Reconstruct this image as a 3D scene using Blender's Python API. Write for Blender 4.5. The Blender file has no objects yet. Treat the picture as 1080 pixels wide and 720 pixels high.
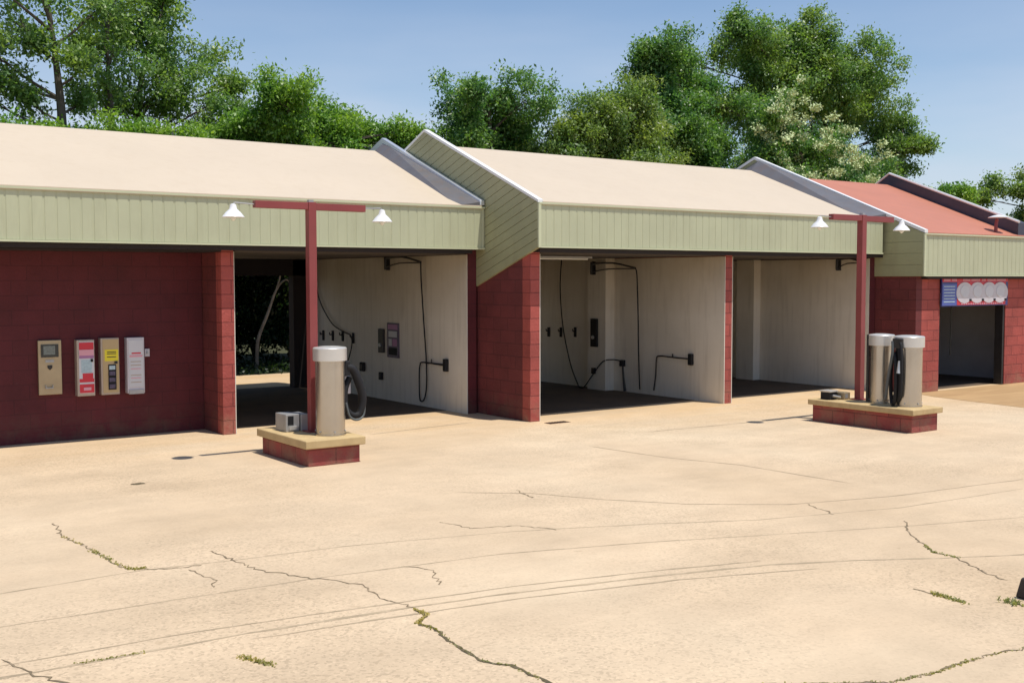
import bpy, math, random
import numpy as np
from mathutils import Vector, Matrix
R = math.radians
rnd = random.Random(7)
scene = bpy.context.scene
col = scene.collection

# ------------------------------------------------------------------ materials
def new_mat(name):
    m = bpy.data.materials.new(name); m.use_nodes = True
    nt = m.node_tree
    b = nt.nodes['Principled BSDF']
    return m, nt, b
def N(nt, t, **kw):
    n = nt.nodes.new(t)
    for k, v in kw.items(): setattr(n, k, v)
    return n
def ramp(nt, fac, stops):
    r = N(nt, 'ShaderNodeValToRGB')
    e = r.color_ramp.elements
    while len(e) < len(stops): e.new(0.5)
    for el, (p, c) in zip(e, stops):
        el.position = p; el.color = (c[0], c[1], c[2], 1) if not isinstance(c, (int, float)) else (c, c, c, 1)
    nt.links.new(fac, r.inputs[0]); return r
def noise(nt, vec, scale, detail=4, rough=.55):
    n = N(nt, 'ShaderNodeTexNoise'); n.inputs['Scale'].default_value = scale
    n.inputs['Detail'].default_value = detail; n.inputs['Roughness'].default_value = rough
    if vec is not None: nt.links.new(vec, n.inputs['Vector'])
    return n.outputs['Fac']
def mixc(nt, fac, a, b, mode='MIX'):
    m = N(nt, 'ShaderNodeMix', data_type='RGBA', blend_type=mode)
    for s, v in ((0, fac), (6, a), (7, b)):
        if hasattr(v, 'links') or hasattr(v, 'is_linked'): nt.links.new(v, m.inputs[s])
        elif isinstance(v, (int, float)) : m.inputs[s].default_value = v if s == 0 else (v, v, v, 1)
        else: m.inputs[s].default_value = (v[0], v[1], v[2], 1)
    return m.outputs[2]
def bump(nt, b, h, strength, dist=.01):
    bp = N(nt, 'ShaderNodeBump'); bp.inputs['Strength'].default_value = strength
    bp.inputs['Distance'].default_value = dist
    nt.links.new(h, bp.inputs['Height']); nt.links.new(bp.outputs[0], b.inputs['Normal'])
def wpos(nt):
    g = N(nt, 'ShaderNodeNewGeometry'); return g.outputs['Position']

def paint(name, c, rough=.5, var=.12, scale=2.0, metal=0.0, dirt=None, dirt_amt=.25, bmp=0.0):
    """painted / coated surface: base colour with soft mottling and some grime"""
    m, nt, b = new_mat(name)
    p = wpos(nt)
    c = np.array(c)
    n1 = noise(nt, p, scale, 5)
    r1 = ramp(nt, n1, [(.3, tuple(c*(1-var))), (.7, tuple(np.minimum(c*(1+var), .95)))])
    out = r1.outputs[0]
    if dirt is not None:
        mp = N(nt, 'ShaderNodeMapping'); mp.inputs['Scale'].default_value = (3.5, 3.5, .55)
        nt.links.new(p, mp.inputs[0])
        n2 = noise(nt, mp.outputs[0], 1.7, 6, .65)
        r2 = ramp(nt, n2, [(.48, 0.0), (.78, dirt_amt)])
        out = mixc(nt, r2.outputs[0], out, dirt)
    nt.links.new(out, b.inputs['Base Color'])
    b.inputs['Roughness'].default_value = rough; b.inputs['Metallic'].default_value = metal
    if bmp: bump(nt, b, noise(nt, p, 60, 3), bmp, .004)
    return m

def block(name, c, c2, mortar, bmp=.6, rough=.8):
    """painted concrete block in running bond"""
    m, nt, b = new_mat(name)
    p = wpos(nt)
    s = N(nt, 'ShaderNodeSeparateXYZ'); nt.links.new(p, s.inputs[0])
    ad = N(nt, 'ShaderNodeMath', operation='ADD'); nt.links.new(s.outputs[0], ad.inputs[0]); nt.links.new(s.outputs[1], ad.inputs[1])
    cb = N(nt, 'ShaderNodeCombineXYZ'); nt.links.new(ad.outputs[0], cb.inputs[0]); nt.links.new(s.outputs[2], cb.inputs[1])
    br = N(nt, 'ShaderNodeTexBrick'); br.offset = .5
    br.inputs['Scale'].default_value = 1.0
    br.inputs['Mortar Size'].default_value = .007; br.inputs['Mortar Smooth'].default_value = .3
    br.inputs['Brick Width'].default_value = .4; br.inputs['Row Height'].default_value = .2
    br.inputs['Color1'].default_value = (*c, 1); br.inputs['Color2'].default_value = (*c2, 1)
    br.inputs['Mortar'].default_value = (*mortar, 1)
    nt.links.new(cb.outputs[0], br.inputs['Vector'])
    n1 = noise(nt, p, 1.3, 6, .6)
    r1 = ramp(nt, n1, [(.28, .70), (.72, 1.2)])
    o = mixc(nt, 1.0, br.outputs['Color'], r1.outputs[0], 'MULTIPLY')
    chip = ramp(nt, noise(nt, p, 9, 6, .7), [(.66, 0.0), (.72, .35)])
    o = mixc(nt, chip.outputs[0], o, tuple(min(.6, v*.8+.05) for v in c2))
    gr = N(nt, 'ShaderNodeMapRange'); gr.inputs[1].default_value = .45; gr.inputs[2].default_value = 0
    nt.links.new(s.outputs[2], gr.inputs[0])
    gm = N(nt, 'ShaderNodeMath', operation='MULTIPLY'); nt.links.new(gr.outputs[0], gm.inputs[0])
    gn = ramp(nt, noise(nt, p, 4, 6, .65), [(.42, 0.0), (.62, .6)]); nt.links.new(gn.outputs[0], gm.inputs[1])
    o = mixc(nt, gm.outputs[0], o, (.20*c[0]/.3+.03, .13*c[0]/.3+.02, .08*c[0]/.3+.015))
    nt.links.new(o, b.inputs['Base Color'])
    n2 = noise(nt, p, 22, 5, .65)
    mx = N(nt, 'ShaderNodeMath', operation='MULTIPLY_ADD'); nt.links.new(br.outputs['Fac'], mx.inputs[0]); mx.inputs[1].default_value = -1.3
    nt.links.new(n2, mx.inputs[2])
    bump(nt, b, mx.outputs[0], bmp, .012)
    b.inputs['Roughness'].default_value = rough
    return m

M = {}
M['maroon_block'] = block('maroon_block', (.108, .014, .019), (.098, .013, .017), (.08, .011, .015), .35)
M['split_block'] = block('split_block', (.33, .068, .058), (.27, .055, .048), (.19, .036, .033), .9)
M['sunlit_block'] = block('sunlit_block', (.43, .088, .070), (.36, .072, .058), (.24, .045, .038), .9)  # block colour lightened to put sunlight into the front faces
M['shaded_block'] = block('shaded_block', (.16, .030, .030), (.135, .026, .026), (.10, .02, .02), .6)  # same block darkened to put shade into the side walls
M['green'] = paint('green_siding', (.475, .49, .325), .45, .05, 1.5, dirt=(.30, .29, .17), dirt_amt=.3)
M['gable_green_shaded'] = paint('gable_siding_shaded', (.33, .33, .19), .5, .06, 1.5, dirt=(.25, .22, .13), dirt_amt=.4)  # fascia green darkened, the gables' shade is put into the colour
M['green_trim'] = paint('green_trim', (.55, .57, .38), .45, .05)
M['cream_roof'] = paint('cream_roof', (.605, .50, .375), .5, .025, .8, dirt=(.52, .41, .28), dirt_amt=.3)
M['red_roof'] = paint('red_roof', (.47, .175, .11), .6, .06, 1.2, dirt=(.36, .16, .11), dirt_amt=.35)
M['white_trim'] = paint('white_trim', (.78, .78, .78), .4, .03)
M['flashing'] = paint('flashing_metal', (.15, .145, .155), .5, .10, 2.5, metal=.3, dirt=(.20, .13, .09), dirt_amt=.5)
M['silver'] = paint('silver_edge', (.72, .74, .78), .3, .05, metal=.6)
M['dark_flashing'] = paint('dark_flashing', (.055, .058, .085), .55, .12, 2.0)
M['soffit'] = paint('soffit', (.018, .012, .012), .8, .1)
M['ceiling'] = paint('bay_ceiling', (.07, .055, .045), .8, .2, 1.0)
M['steel'] = paint('stainless_steel', (.52, .48, .42), .27, .06, 3.0, metal=.88, dirt=(.38, .33, .27), dirt_amt=.4)
M['steel_light'] = paint('steel_collar', (.68, .66, .62), .34, .05, 3.0, metal=.5)
M['galv'] = paint('galvanised_box', (.42, .42, .42), .45, .12, 6.0, metal=.5)
M['black'] = paint('black_rubber', (.006, .006, .008), .75, .2, 8)
M['grey_hose'] = paint('grey_hose', (.09, .10, .10), .5, .15, 8)
M['dark_metal'] = paint('dark_metal', (.035, .033, .033), .45, .2, 8, metal=.3)
M['post_red'] = paint('post_paint', (.26, .05, .048), .45, .08, 3, dirt=(.22, .06, .05), dirt_amt=.4)
M['lamp_white'] = paint('lamp_enamel', (.80, .80, .80), .3, .03)
M['bulb'] = paint('bulb_glass', (.75, .75, .70), .15, .02)
M['cap_conc'] = paint('island_cap', (.52, .38, .19), .85, .12, 5, dirt=(.38, .24, .10), dirt_amt=.5, bmp=.4)
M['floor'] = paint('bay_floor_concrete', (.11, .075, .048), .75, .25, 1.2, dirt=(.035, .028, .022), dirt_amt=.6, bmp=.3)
M['gold_plate'] = paint('changer_plate', (.44, .35, .22), .4, .08, 6, metal=.45)
M['disp'] = paint('dark_display', (.03, .035, .035), .2, .2, 30)
M['disp_line'] = paint('display_glass', (.16, .19, .18), .15, .3, 40)
M['red'] = paint('red_print', (.62, .03, .05), .4, .06)
M['pink'] = paint('pink_print', (.72, .35, .42), .4, .06)
M['pale'] = paint('pale_print', (.62, .63, .66), .4, .05)
M['paleblue'] = paint('pale_blue_print', (.42, .55, .60), .4, .15, 30)
M['yellow'] = paint('yellow_print', (.78, .66, .03), .4, .04)
M['tan'] = paint('tan_print', (.50, .37, .19), .45, .05)
M['violet'] = paint('violet_print', (.38, .17, .34), .4, .05)
M['blue'] = paint('blue_print', (.08, .12, .42), .4, .05)
M['navy'] = paint('navy_print', (.03, .035, .17), .4, .05)
M['case'] = paint('dispenser_case', (.46, .38, .31), .4, .06, 5, metal=.3)
M['case_white'] = paint('white_case', (.60, .57, .60), .4, .06, 5)
M['purple_panel'] = paint('sign_print', (.09, .07, .12), .4, .4, 25)
M['grey_paint'] = paint('grey_interior', (.55, .56, .58), .7, .08, 2)
M['wood_dark'] = paint('tarred_wood', (.05, .04, .035), .8, .3, 12, bmp=.4)
M['crack'] = paint('crack_dirt', (.11, .085, .045), .95, .4, 9)
M['crack_faint'] = paint('faint_crack', (.20, .15, .09), .95, .3, 9, dirt=(.55, .42, .28), dirt_amt=.8)
M['ground_line'] = paint('ground_line_dark', (.37, .285, .185), .9, .2, 4, dirt=(.59, .455, .31), dirt_amt=1.0)
M['rust'] = paint('rusty_iron', (.16, .07, .035), .85, .3, 25)
M['bark'] = paint('bark', (.085, .07, .055), .9, .3, 6, bmp=.8)
M['bark_pale'] = paint('pale_bark', (.22, .19, .15), .9, .3, 6, bmp=.8)

# interior wall: off-white paint, browned under the ceiling and near the floor
def white_wall():
    m, nt, b = new_mat('bay_white_paint')
    p = wpos(nt)
    s = N(nt, 'ShaderNodeSeparateXYZ'); nt.links.new(p, s.inputs[0])
    n1 = noise(nt, p, 1.1, 6, .6)
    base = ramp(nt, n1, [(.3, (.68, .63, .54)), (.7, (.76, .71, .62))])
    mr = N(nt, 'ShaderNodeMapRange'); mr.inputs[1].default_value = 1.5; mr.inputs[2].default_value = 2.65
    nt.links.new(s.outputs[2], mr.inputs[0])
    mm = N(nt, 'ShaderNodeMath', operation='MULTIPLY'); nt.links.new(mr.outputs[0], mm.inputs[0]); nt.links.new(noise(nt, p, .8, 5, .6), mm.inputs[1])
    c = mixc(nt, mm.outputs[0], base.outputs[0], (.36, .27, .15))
    mp = N(nt, 'ShaderNodeMapping'); mp.inputs['Scale'].default_value = (5, 5, .4); nt.links.new(p, mp.inputs[0])
    r2 = ramp(nt, noise(nt, mp.outputs[0], 2, 6, .6), [(.5, 0.0), (.85, .35)])
    c = mixc(nt, r2.outputs[0], c, (.25, .21, .16))
    nt.links.new(c, b.inputs['Base Color']); b.inputs['Roughness'].default_value = .6
    # faint block coursing under the paint
    ad = N(nt, 'ShaderNodeMath', operation='ADD'); nt.links.new(s.outputs[0], ad.inputs[0]); nt.links.new(s.outputs[1], ad.inputs[1])
    cb = N(nt, 'ShaderNodeCombineXYZ'); nt.links.new(ad.outputs[0], cb.inputs[0]); nt.links.new(s.outputs[2], cb.inputs[1])
    br = N(nt, 'ShaderNodeTexBrick'); br.inputs['Scale'].default_value = 1
    br.inputs['Mortar Size'].default_value = .006; br.inputs['Brick Width'].default_value = .4; br.inputs['Row Height'].default_value = .2
    nt.links.new(cb.outputs[0], br.inputs['Vector'])
    inv = N(nt, 'ShaderNodeMath', operation='MULTIPLY'); inv.inputs[1].default_value = -1; nt.links.new(br.outputs['Fac'], inv.inputs[0])
    bump(nt, b, inv.outputs[0], .35, .006)
    return m
M['white_wall'] = white_wall()

# the lot: sun-bleached concrete
def lot_mat():
    m, nt, b = new_mat('weathered_concrete')
    p = wpos(nt)
    s = N(nt, 'ShaderNodeSeparateXYZ'); nt.links.new(p, s.inputs[0])
    big = ramp(nt, noise(nt, p, .22, 5, .55), [(.32, (.55, .415, .275)), (.5, (.60, .462, .315)), (.68, (.635, .507, .355))])
    mid = ramp(nt, noise(nt, p, 1.6, 7, .62), [(.3, .91), (.7, 1.06)])
    c = mixc(nt, 1.0, big.outputs[0], mid.outputs[0], 'MULTIPLY')
    # exposed aggregate speckle
    v = N(nt, 'ShaderNodeTexVoronoi'); v.inputs['Scale'].default_value = 55; nt.links.new(p, v.inputs['Vector'])
    sp = N(nt, 'ShaderNodeSeparateColor'); nt.links.new(v.outputs['Color'], sp.inputs[0])
    spk = ramp(nt, sp.outputs[0], [(.05, .78), (.3, .98), (.85, 1.02), (1.0, 1.12)])
    worn = ramp(nt, noise(nt, p, .35, 4), [(.42, .25), (.62, 1.0)])
    spm = mixc(nt, worn.outputs[0], 1.0, spk.outputs[0])
    c = mixc(nt, 1.0, c, spm, 'MULTIPLY')
    # thin mineral and oil spots
    sp2 = ramp(nt, noise(nt, p, 6, 3, .5), [(.70, 0.0), (.76, .35)])
    c = mixc(nt, sp2.outputs[0], c, (.33, .24, .15))
    # ochre water-run stain in front of the bays (follows the building line, broken by noise)
    mp = N(nt, 'ShaderNodeMapping'); mp.inputs['Rotation'].default_value = (0, 0, R(14)); nt.links.new(p, mp.inputs[0])
    s2 = N(nt, 'ShaderNodeSeparateXYZ'); nt.links.new(mp.outputs[0], s2.inputs[0])
    mr = N(nt, 'ShaderNodeMapRange'); mr.inputs[1].default_value = -2.2; mr.inputs[2].default_value = 1.6
    nt.links.new(s2.outputs[1], mr.inputs[0])
    st = N(nt, 'ShaderNodeMapping'); st.inputs['Scale'].default_value = (.35, 1.2, 1); nt.links.new(p, st.inputs[0])
    n3 = ramp(nt, noise(nt, st.outputs[0], 1.3, 6, .6), [(.35, .25), (.65, 1.0)])
    mu = N(nt, 'ShaderNodeMath', operation='MULTIPLY'); nt.links.new(mr.outputs[0], mu.inputs[0]); nt.links.new(n3.outputs[0], mu.inputs[1])
    mu2 = N(nt, 'ShaderNodeMath', operation='MULTIPLY'); mu2.inputs[1].default_value = .75; nt.links.new(mu.outputs[0], mu2.inputs[0])
    c = mixc(nt, mu2.outputs[0], c, (.60, .40, .20))
    pit = ramp(nt, noise(nt, p, 13, 5, .7), [(.71, 0.0), (.75, .55)])
    c = mixc(nt, pit.outputs[0], c, (.30, .215, .13))
    dm = N(nt, 'ShaderNodeMapping'); dm.inputs['Rotation'].default_value = (0, 0, R(-25)); dm.inputs['Scale'].default_value = (.25, 1.1, 1); nt.links.new(p, dm.inputs[0])
    dr = ramp(nt, noise(nt, dm.outputs[0], 1.0, 7, .6), [(.38, .94), (.60, 1.035)])
    c = mixc(nt, 1.0, c, dr.outputs[0], 'MULTIPLY')
    nt.links.new(c, b.inputs['Base Color']); b.inputs['Roughness'].default_value = .92
    b.inputs['Specular IOR Level'].default_value = .2
    hm = N(nt, 'ShaderNodeMath', operation='ADD'); nt.links.new(noise(nt, p, 45, 4, .6), hm.inputs[0]); nt.links.new(sp.outputs[0], hm.inputs[1])
    bump(nt, b, hm.outputs[0], .25, .004)
    return m
M['lot'] = lot_mat()
def stain_mat():
    m, nt, b = new_mat('ochre_stain')
    p = wpos(nt)
    mp = N(nt, 'ShaderNodeMapping'); mp.inputs['Scale'].default_value = (.5, 2.2, 1); nt.links.new(p, mp.inputs[0])
    r = ramp(nt, noise(nt, mp.outputs[0], 1.5, 6, .6), [(.3, (.36, .22, .10)), (.7, (.48, .31, .15))])
    nt.links.new(r.outputs[0], b.inputs['Base Color']); b.inputs['Roughness'].default_value = .9
    return m
M['stain'] = stain_mat()
def soil_mat():
    m, nt, b = new_mat('leaf_litter')
    p = wpos(nt)
    r = ramp(nt, noise(nt, p, 2.5, 8, .7), [(.3, (.035, .03, .018)), (.55, (.06, .065, .025)), (.75, (.10, .085, .05))])
    nt.links.new(r.outputs[0], b.inputs['Base Color']); b.inputs['Roughness'].default_value = 1
    bump(nt, b, noise(nt, p, 8, 6), .8, .05)
    return m
M['soil'] = soil_mat()

def leaf_mat(name, a, b_, c_):
    m, nt, b = new_mat(name)
    g = N(nt, 'ShaderNodeNewGeometry')
    r = ramp(nt, g.outputs['Random Per Island'], [(0, a), (.55, b_), (1, c_)])
    n1 = ramp(nt, noise(nt, g.outputs['Position'], .9, 3), [(.35, (.72, .86, .9)), (.65, (1.25, 1.12, .85))])
    c = mixc(nt, 1.0, r.outputs[0], n1.outputs[0], 'MULTIPLY')
    nt.links.new(c, b.inputs['Base Color']); b.inputs['Roughness'].default_value = .42
    b.inputs['Specular IOR Level'].default_value = .6
    tr = N(nt, 'ShaderNodeBsdfTranslucent')
    c2 = mixc(nt, 1.0, c, (1.5, 1.6, .7), 'MULTIPLY'); nt.links.new(c2, tr.inputs[0])
    ms = N(nt, 'ShaderNodeMixShader'); ms.inputs[0].default_value = .42
    nt.links.new(b.outputs[0], ms.inputs[1]); nt.links.new(tr.outputs[0], ms.inputs[2])
    nt.links.new(ms.outputs[0], nt.nodes['Material Output'].inputs[0])
    return m
M['leaf_mid'] = leaf_mat('leaf_mid', (0.098, 0.178, 0.046), (0.167, 0.282, 0.075), (0.282, 0.397, 0.144))
M['leaf_dark'] = leaf_mat('leaf_dark', (0.069, 0.155, 0.040), (0.121, 0.247, 0.064), (0.213, 0.351, 0.121))
M['leaf_bright'] = leaf_mat('leaf_bright', (0.098, 0.202, 0.029), (0.178, 0.328, 0.052), (0.293, 0.443, 0.098))
M['leaf_olive'] = leaf_mat('leaf_olive', (0.110, 0.178, 0.046), (0.184, 0.276, 0.069), (0.305, 0.397, 0.144))
M['leaf_shaded'] = leaf_mat('leaf_shaded', (.012, .03, .012), (.02, .048, .018), (.04, .075, .025))  # leaf green darkened so the colour itself carries the forest shade
M['blossom'] = paint('blossom', (.52, .60, .30), .7, .10, 3)
M['weed'] = leaf_mat('weed', (.24, .22, .07), (.34, .31, .12), (.48, .41, .22))

# ------------------------------------------------------------------ mesh builder
class MB:
    def __init__(s): s.v = []; s.f = []
    def add(s, vs, fs):
        o = len(s.v); s.v += [tuple(v) for v in vs]; s.f += [tuple(o+i for i in f) for f in fs]; return s
    def box(s, x0, y0, z0, x1, y1, z1):
        vs = [(x, y, z) for z in (z0, z1) for x, y in ((x0, y0), (x1, y0), (x1, y1), (x0, y1))]
        return s.add(vs, [(3, 2, 1, 0), (4, 5, 6, 7), (0, 1, 5, 4), (1, 2, 6, 5), (2, 3, 7, 6), (3, 0, 4, 7)])
    def prism(s, poly, axis, a0, a1):
        """poly: list of 2D points; axis 'x': points are (y,z); 'y': (x,z); 'z': (x,y)"""
        def P(p, a): return {'x': (a, p[0], p[1]), 'y': (p[0], a, p[1]), 'z': (p[0], p[1], a)}[axis]
        n = len(poly)
        ar = sum(poly[i][0]*poly[(i+1) % n][1]-poly[(i+1) % n][0]*poly[i][1] for i in range(n))
        flip = (ar < 0) != (axis == 'y')
        if flip: poly = poly[::-1]
        vs = [P(p, a0) for p in poly]+[P(p, a1) for p in poly]
        fs = [tuple(range(n))[::-1], tuple(range(n, 2*n))]+[(i, (i+1) % n, n+(i+1) % n, n+i) for i in range(n)]
        return s.add(vs, fs)
    def tube(s, pts, r, n=10, smooth=0, cap=True):
        pts = [Vector(p) for p in pts]
        rs = r if isinstance(r, (list, tuple)) else [r]*len(pts)
        if smooth:
            q, qr = [], []
            for i in range(len(pts)-1):
                p0 = pts[max(i-1, 0)]; p1 = pts[i]; p2 = pts[i+1]; p3 = pts[min(i+2, len(pts)-1)]
                for k in range(smooth):
                    t = k/smooth
                    q.append(.5*((2*p1)+(-p0+p2)*t+(2*p0-5*p1+4*p2-p3)*t*t+(-p0+3*p1-3*p2+p3)*t**3))
                    qr.append(rs[i]*(1-t)+rs[i+1]*t)
            q.append(pts[-1]); qr.append(rs[-1]); pts, rs = q, qr
        vs, fs = [], []
        up = Vector((0, 0, 1))
        for i, p in enumerate(pts):
            d = (pts[min(i+1, len(pts)-1)]-pts[max(i-1, 0)]).normalized()
            if i == 0:
                a = d.cross(up if abs(d.z) < .9 else Vector((1, 0, 0))).normalized()
            else:
                a = (a-d*a.dot(d)).normalized()
            b = d.cross(a)
            for k in range(n):
                t = 2*math.pi*k/n
                vs.append(p+(a*math.cos(t)+b*math.sin(t))*rs[i])
        for i in range(len(pts)-1):
            for k in range(n):
                k2 = (k+1) % n
                fs.append((i*n+k, i*n+k2, (i+1)*n+k2, (i+1)*n+k))
        if cap:
            fs.append(tuple(range(n))[::-1]); fs.append(tuple(range((len(pts)-1)*n, len(pts)*n)))
        return s.add(vs, fs)
    def lathe(s, prof, cx, cy, n=32):
        """prof: list of (r,z) from bottom to top"""
        vs, fs = [], []
        for r, z in prof:
            for k in range(n):
                t = 2*math.pi*k/n; vs.append((cx+r*math.cos(t), cy+r*math.sin(t), z))
        for i in range(len(prof)-1):
            for k in range(n):
                k2 = (k+1) % n; fs.append((i*n+k, i*n+k2, (i+1)*n+k2, (i+1)*n+k))
        fs.append(tuple(range(n))[::-1]); fs.append(tuple(range((len(prof)-1)*n, len(prof)*n)))
        return s.add(vs, fs)
    def ribbed(s, axis, a0, a1, face, out, z0, z1, pitch=.152, depth=.006, back=.03):
        """vertical-rib metal panel running along x or y; face = coordinate of the outer face, out = -1/+1"""
        prof = []; a = a0; k = 0
        while a < a1-1e-6:
            e = min(a+pitch, a1)
            prof += [(a, 0), (min(a+pitch*.80, e), 0), (min(a+pitch*.86, e), -depth), (min(a+pitch*.95, e), -depth)]
            a = e
        prof.append((a1, 0))
        cl = [prof[0]]
        for p in prof[1:]:
            if p[0]-cl[-1][0] > 1e-5: cl.append(p)
        o = [(x, face+out*d) for x, d in cl]; bk = face-out*(back+depth)
        vs, fs = [], []
        for (x, y) in o:
            for z in (z0, z1):
                vs.append((x, y, z) if axis == 'x' else (y, x, z))
        for (x, y) in o:
            for z in (z0, z1):
                vs.append((x, bk, z) if axis == 'x' else (bk, x, z))
        n = len(o)
        f1 = []
        for i in range(n-1):
            f1 += [(2*i, 2*i+2, 2*i+3, 2*i+1), (2*n+2*i+1, 2*n+2*i+3, 2*n+2*i+2, 2*n+2*i),
                   (2*i, 2*n+2*i, 2*n+2*i+2, 2*i+2), (2*i+1, 2*i+3, 2*n+2*i+3, 2*n+2*i+1)]
        f1 += [(0, 1, 2*n+1, 2*n), (2*n-2, 4*n-2, 4*n-1, 2*n-1)]
        return s.add(vs, f1)
    def build(s, name, mat, parent=None, smooth=False, bevel=0, label=None):
        me = bpy.data.meshes.new(name)
        off = Vector((0, 0, 0)); p = parent
        while p is not None: off += p.location; p = p.parent
        me.from_pydata([(v[0]-off.x, v[1]-off.y, v[2]-off.z) for v in s.v], [], s.f)
        me.validate(); me.update()
        me.materials.append(mat)
        if smooth:
            me.shade_smooth(); me.set_sharp_from_angle(angle=R(38))
        o = bpy.data.objects.new(name, me); col.objects.link(o)
        if parent is not None: o.parent = parent
        if bevel:
            bv = o.modifiers.new('bevel', 'BEVEL'); bv.width = bevel; bv.segments = 2; bv.limit_method = 'ANGLE'
        if label: o['label'] = label
        return o

def thing(name, label, cat, loc=(0, 0, 0), group=None):
    o = bpy.data.objects.new(name, None); col.objects.link(o); o.location = loc
    o['label'] = label; o['category'] = cat
    if group: o['group'] = group
    return o
def struct(o, label=None, kind='structure'):
    o['kind'] = kind
    if label: o['label'] = label
    return o
def tag(o, label, cat, group=None):
    o['label'] = label; o['category'] = cat
    if group: o['group'] = group
    return o
def copy_tree(o, parent=None):
    c = o.copy(); col.objects.link(c); c.parent = parent
    for ch in list(o.children): copy_tree(ch, c)
    return c

# ------------------------------------------------------------------ ground
struct(MB().box(-400, -400, -.6, 500, 600, -.03).build('ground', M['soil']), 'dark wooded ground behind the car wash')
lot = struct(MB().box(-60, -70, -.3, 80, 10.6, 0).build('pavement', M['lot']), 'sun-bleached cracked concrete lot')

def ribbon(path, w, z, jit=.0, seed=0, step=.12, taper=True):
    rr = random.Random(seed)
    pts = []
    for i in range(len(path)-1):
        a = Vector(path[i]); b = Vector(path[i+1]); n = max(1, int((b-a).length/step))
        for k in range(n): pts.append(a+(b-a)*k/n)
    pts.append(Vector(path[-1]))
    P = [Vector((p.x+rr.uniform(-jit, jit), p.y+rr.uniform(-jit, jit))) for p in pts]
    vs, fs = [], []
    for i, p in enumerate(P):
        d = (P[min(i+1, len(P)-1)]-P[max(i-1, 0)]).normalized(); nrm = Vector((-d.y, d.x))
        ww = w*rr.uniform(.35, 1.2)*.5 if jit else w*.5
        if taper and (i == 0 or i == len(P)-1): ww *= .1
        vs += [(*(p+nrm*ww), z), (*(p-nrm*ww), z)]
    for i in range(len(P)-1): fs.append((2*i, 2*i+1, 2*i+3, 2*i+2))
    m = MB(); m.add(vs, fs)
    # normals up
    m.f = [f if ((Vector(m.v[f[1]])-Vector(m.v[f[0]])).cross(Vector(m.v[f[2]])-Vector(m.v[f[0]]))).z > 0 else f[::-1] for f in m.f]
    return m

cracks = [
 ([(-7.963,-3.161),(-8.041,-3.753),(-7.981,-4.22),(-7.958,-4.745),(-7.91,-5.209),(-7.645,-5.402),(-7.388,-5.413)], .028),
 ([(-7.18,-5.001),(-7.145,-5.481),(-7.115,-5.786),(-7.042,-5.974),(-6.88,-6.289),(-6.761,-6.439),(-6.657,-6.671),(-6.72,-7.012),(-6.655,-7.227),(-6.659,-7.387)], .026),
 ([(-6.659,-7.387),(-6.658,-7.544),(-6.798,-7.669),(-6.776,-7.853),(-6.837,-8.169),(-6.858,-8.506),(-6.77,-8.668),(-6.762,-8.971),(-6.78,-9.6)], .034),
 ([(-6.6,-9.35),(-6.314,-9.366),(-6.103,-9.518),(-5.226,-10.099),(-4.87,-10.156),(-4.493,-10.156),(-3.6,-10.3)], .026),
 ([(-1.621,-7.665),(-2.024,-7.984),(-2.307,-8.334),(-2.443,-8.514),(-2.455,-8.733),(-2.674,-9.071),(-2.779,-9.324)], .026),
 ([(-1.72,-6.636),(-1.826,-6.839),(-1.906,-7.103)], .03),
 ([(-3.637,-4.39),(-3.742,-4.814)], .03),
 ([(-3.518,-9.037),(-3.532,-9.348),(-3.488,-9.464)], .028),
 ([(-9.133,-6.822),(-9.016,-7.234),(-8.9,-7.5)], .03),
 ([(-7.527,-5.487),(-7.481,-5.918),(-7.572,-6.101)], .02),
 ([(-6.2,-7.0),(-6.05,-6.6),(-6.15,-6.35)], .02),
 ([(-5.1,-5.2),(-5.0,-5.6),(-4.6,-5.75),(-4.4,-6.1)], .018),
]
for i, (p, w) in enumerate(cracks):
    main = i in (2,)
    ribbon(p, w*(.8 if main else .6), .003, .016 if main else .022, 30+i, .04).build('crack', M['crack'] if main else M['crack_faint'], lot)
ground_lines = [  # thin, mostly curved darker lines on the concrete
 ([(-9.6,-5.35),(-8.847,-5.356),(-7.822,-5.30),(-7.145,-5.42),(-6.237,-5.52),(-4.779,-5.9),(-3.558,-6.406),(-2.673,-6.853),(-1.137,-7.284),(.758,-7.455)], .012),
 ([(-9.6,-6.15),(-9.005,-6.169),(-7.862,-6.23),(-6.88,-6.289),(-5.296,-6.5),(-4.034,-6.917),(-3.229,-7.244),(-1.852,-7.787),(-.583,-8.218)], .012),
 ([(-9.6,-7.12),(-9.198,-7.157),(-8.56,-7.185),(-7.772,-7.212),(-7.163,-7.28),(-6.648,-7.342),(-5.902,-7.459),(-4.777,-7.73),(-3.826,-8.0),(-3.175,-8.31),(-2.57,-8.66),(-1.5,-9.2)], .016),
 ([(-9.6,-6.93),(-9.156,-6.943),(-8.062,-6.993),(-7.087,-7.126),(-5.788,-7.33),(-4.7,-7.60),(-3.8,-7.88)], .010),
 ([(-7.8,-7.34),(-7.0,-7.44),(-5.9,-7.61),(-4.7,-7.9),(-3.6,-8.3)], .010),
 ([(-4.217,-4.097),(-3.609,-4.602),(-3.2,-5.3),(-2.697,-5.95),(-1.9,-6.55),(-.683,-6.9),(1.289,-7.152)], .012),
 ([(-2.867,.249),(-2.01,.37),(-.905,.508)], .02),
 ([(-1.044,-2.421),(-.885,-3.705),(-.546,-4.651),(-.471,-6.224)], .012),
 ([(3.72,-2.14),(2.95,-2.05),(.5,-1.9)], .012),  # lamp crossbar's shadow painted as a dark line, drawn on further left
]
for i, (p, w) in enumerate(ground_lines):
    ribbon(p, w*(2.3 if i in (2, 3, 4) else 1.8), .0008+.0002*i, .006, 80+i, .18).build('ground_line', M['ground_line'], lot)
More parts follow.
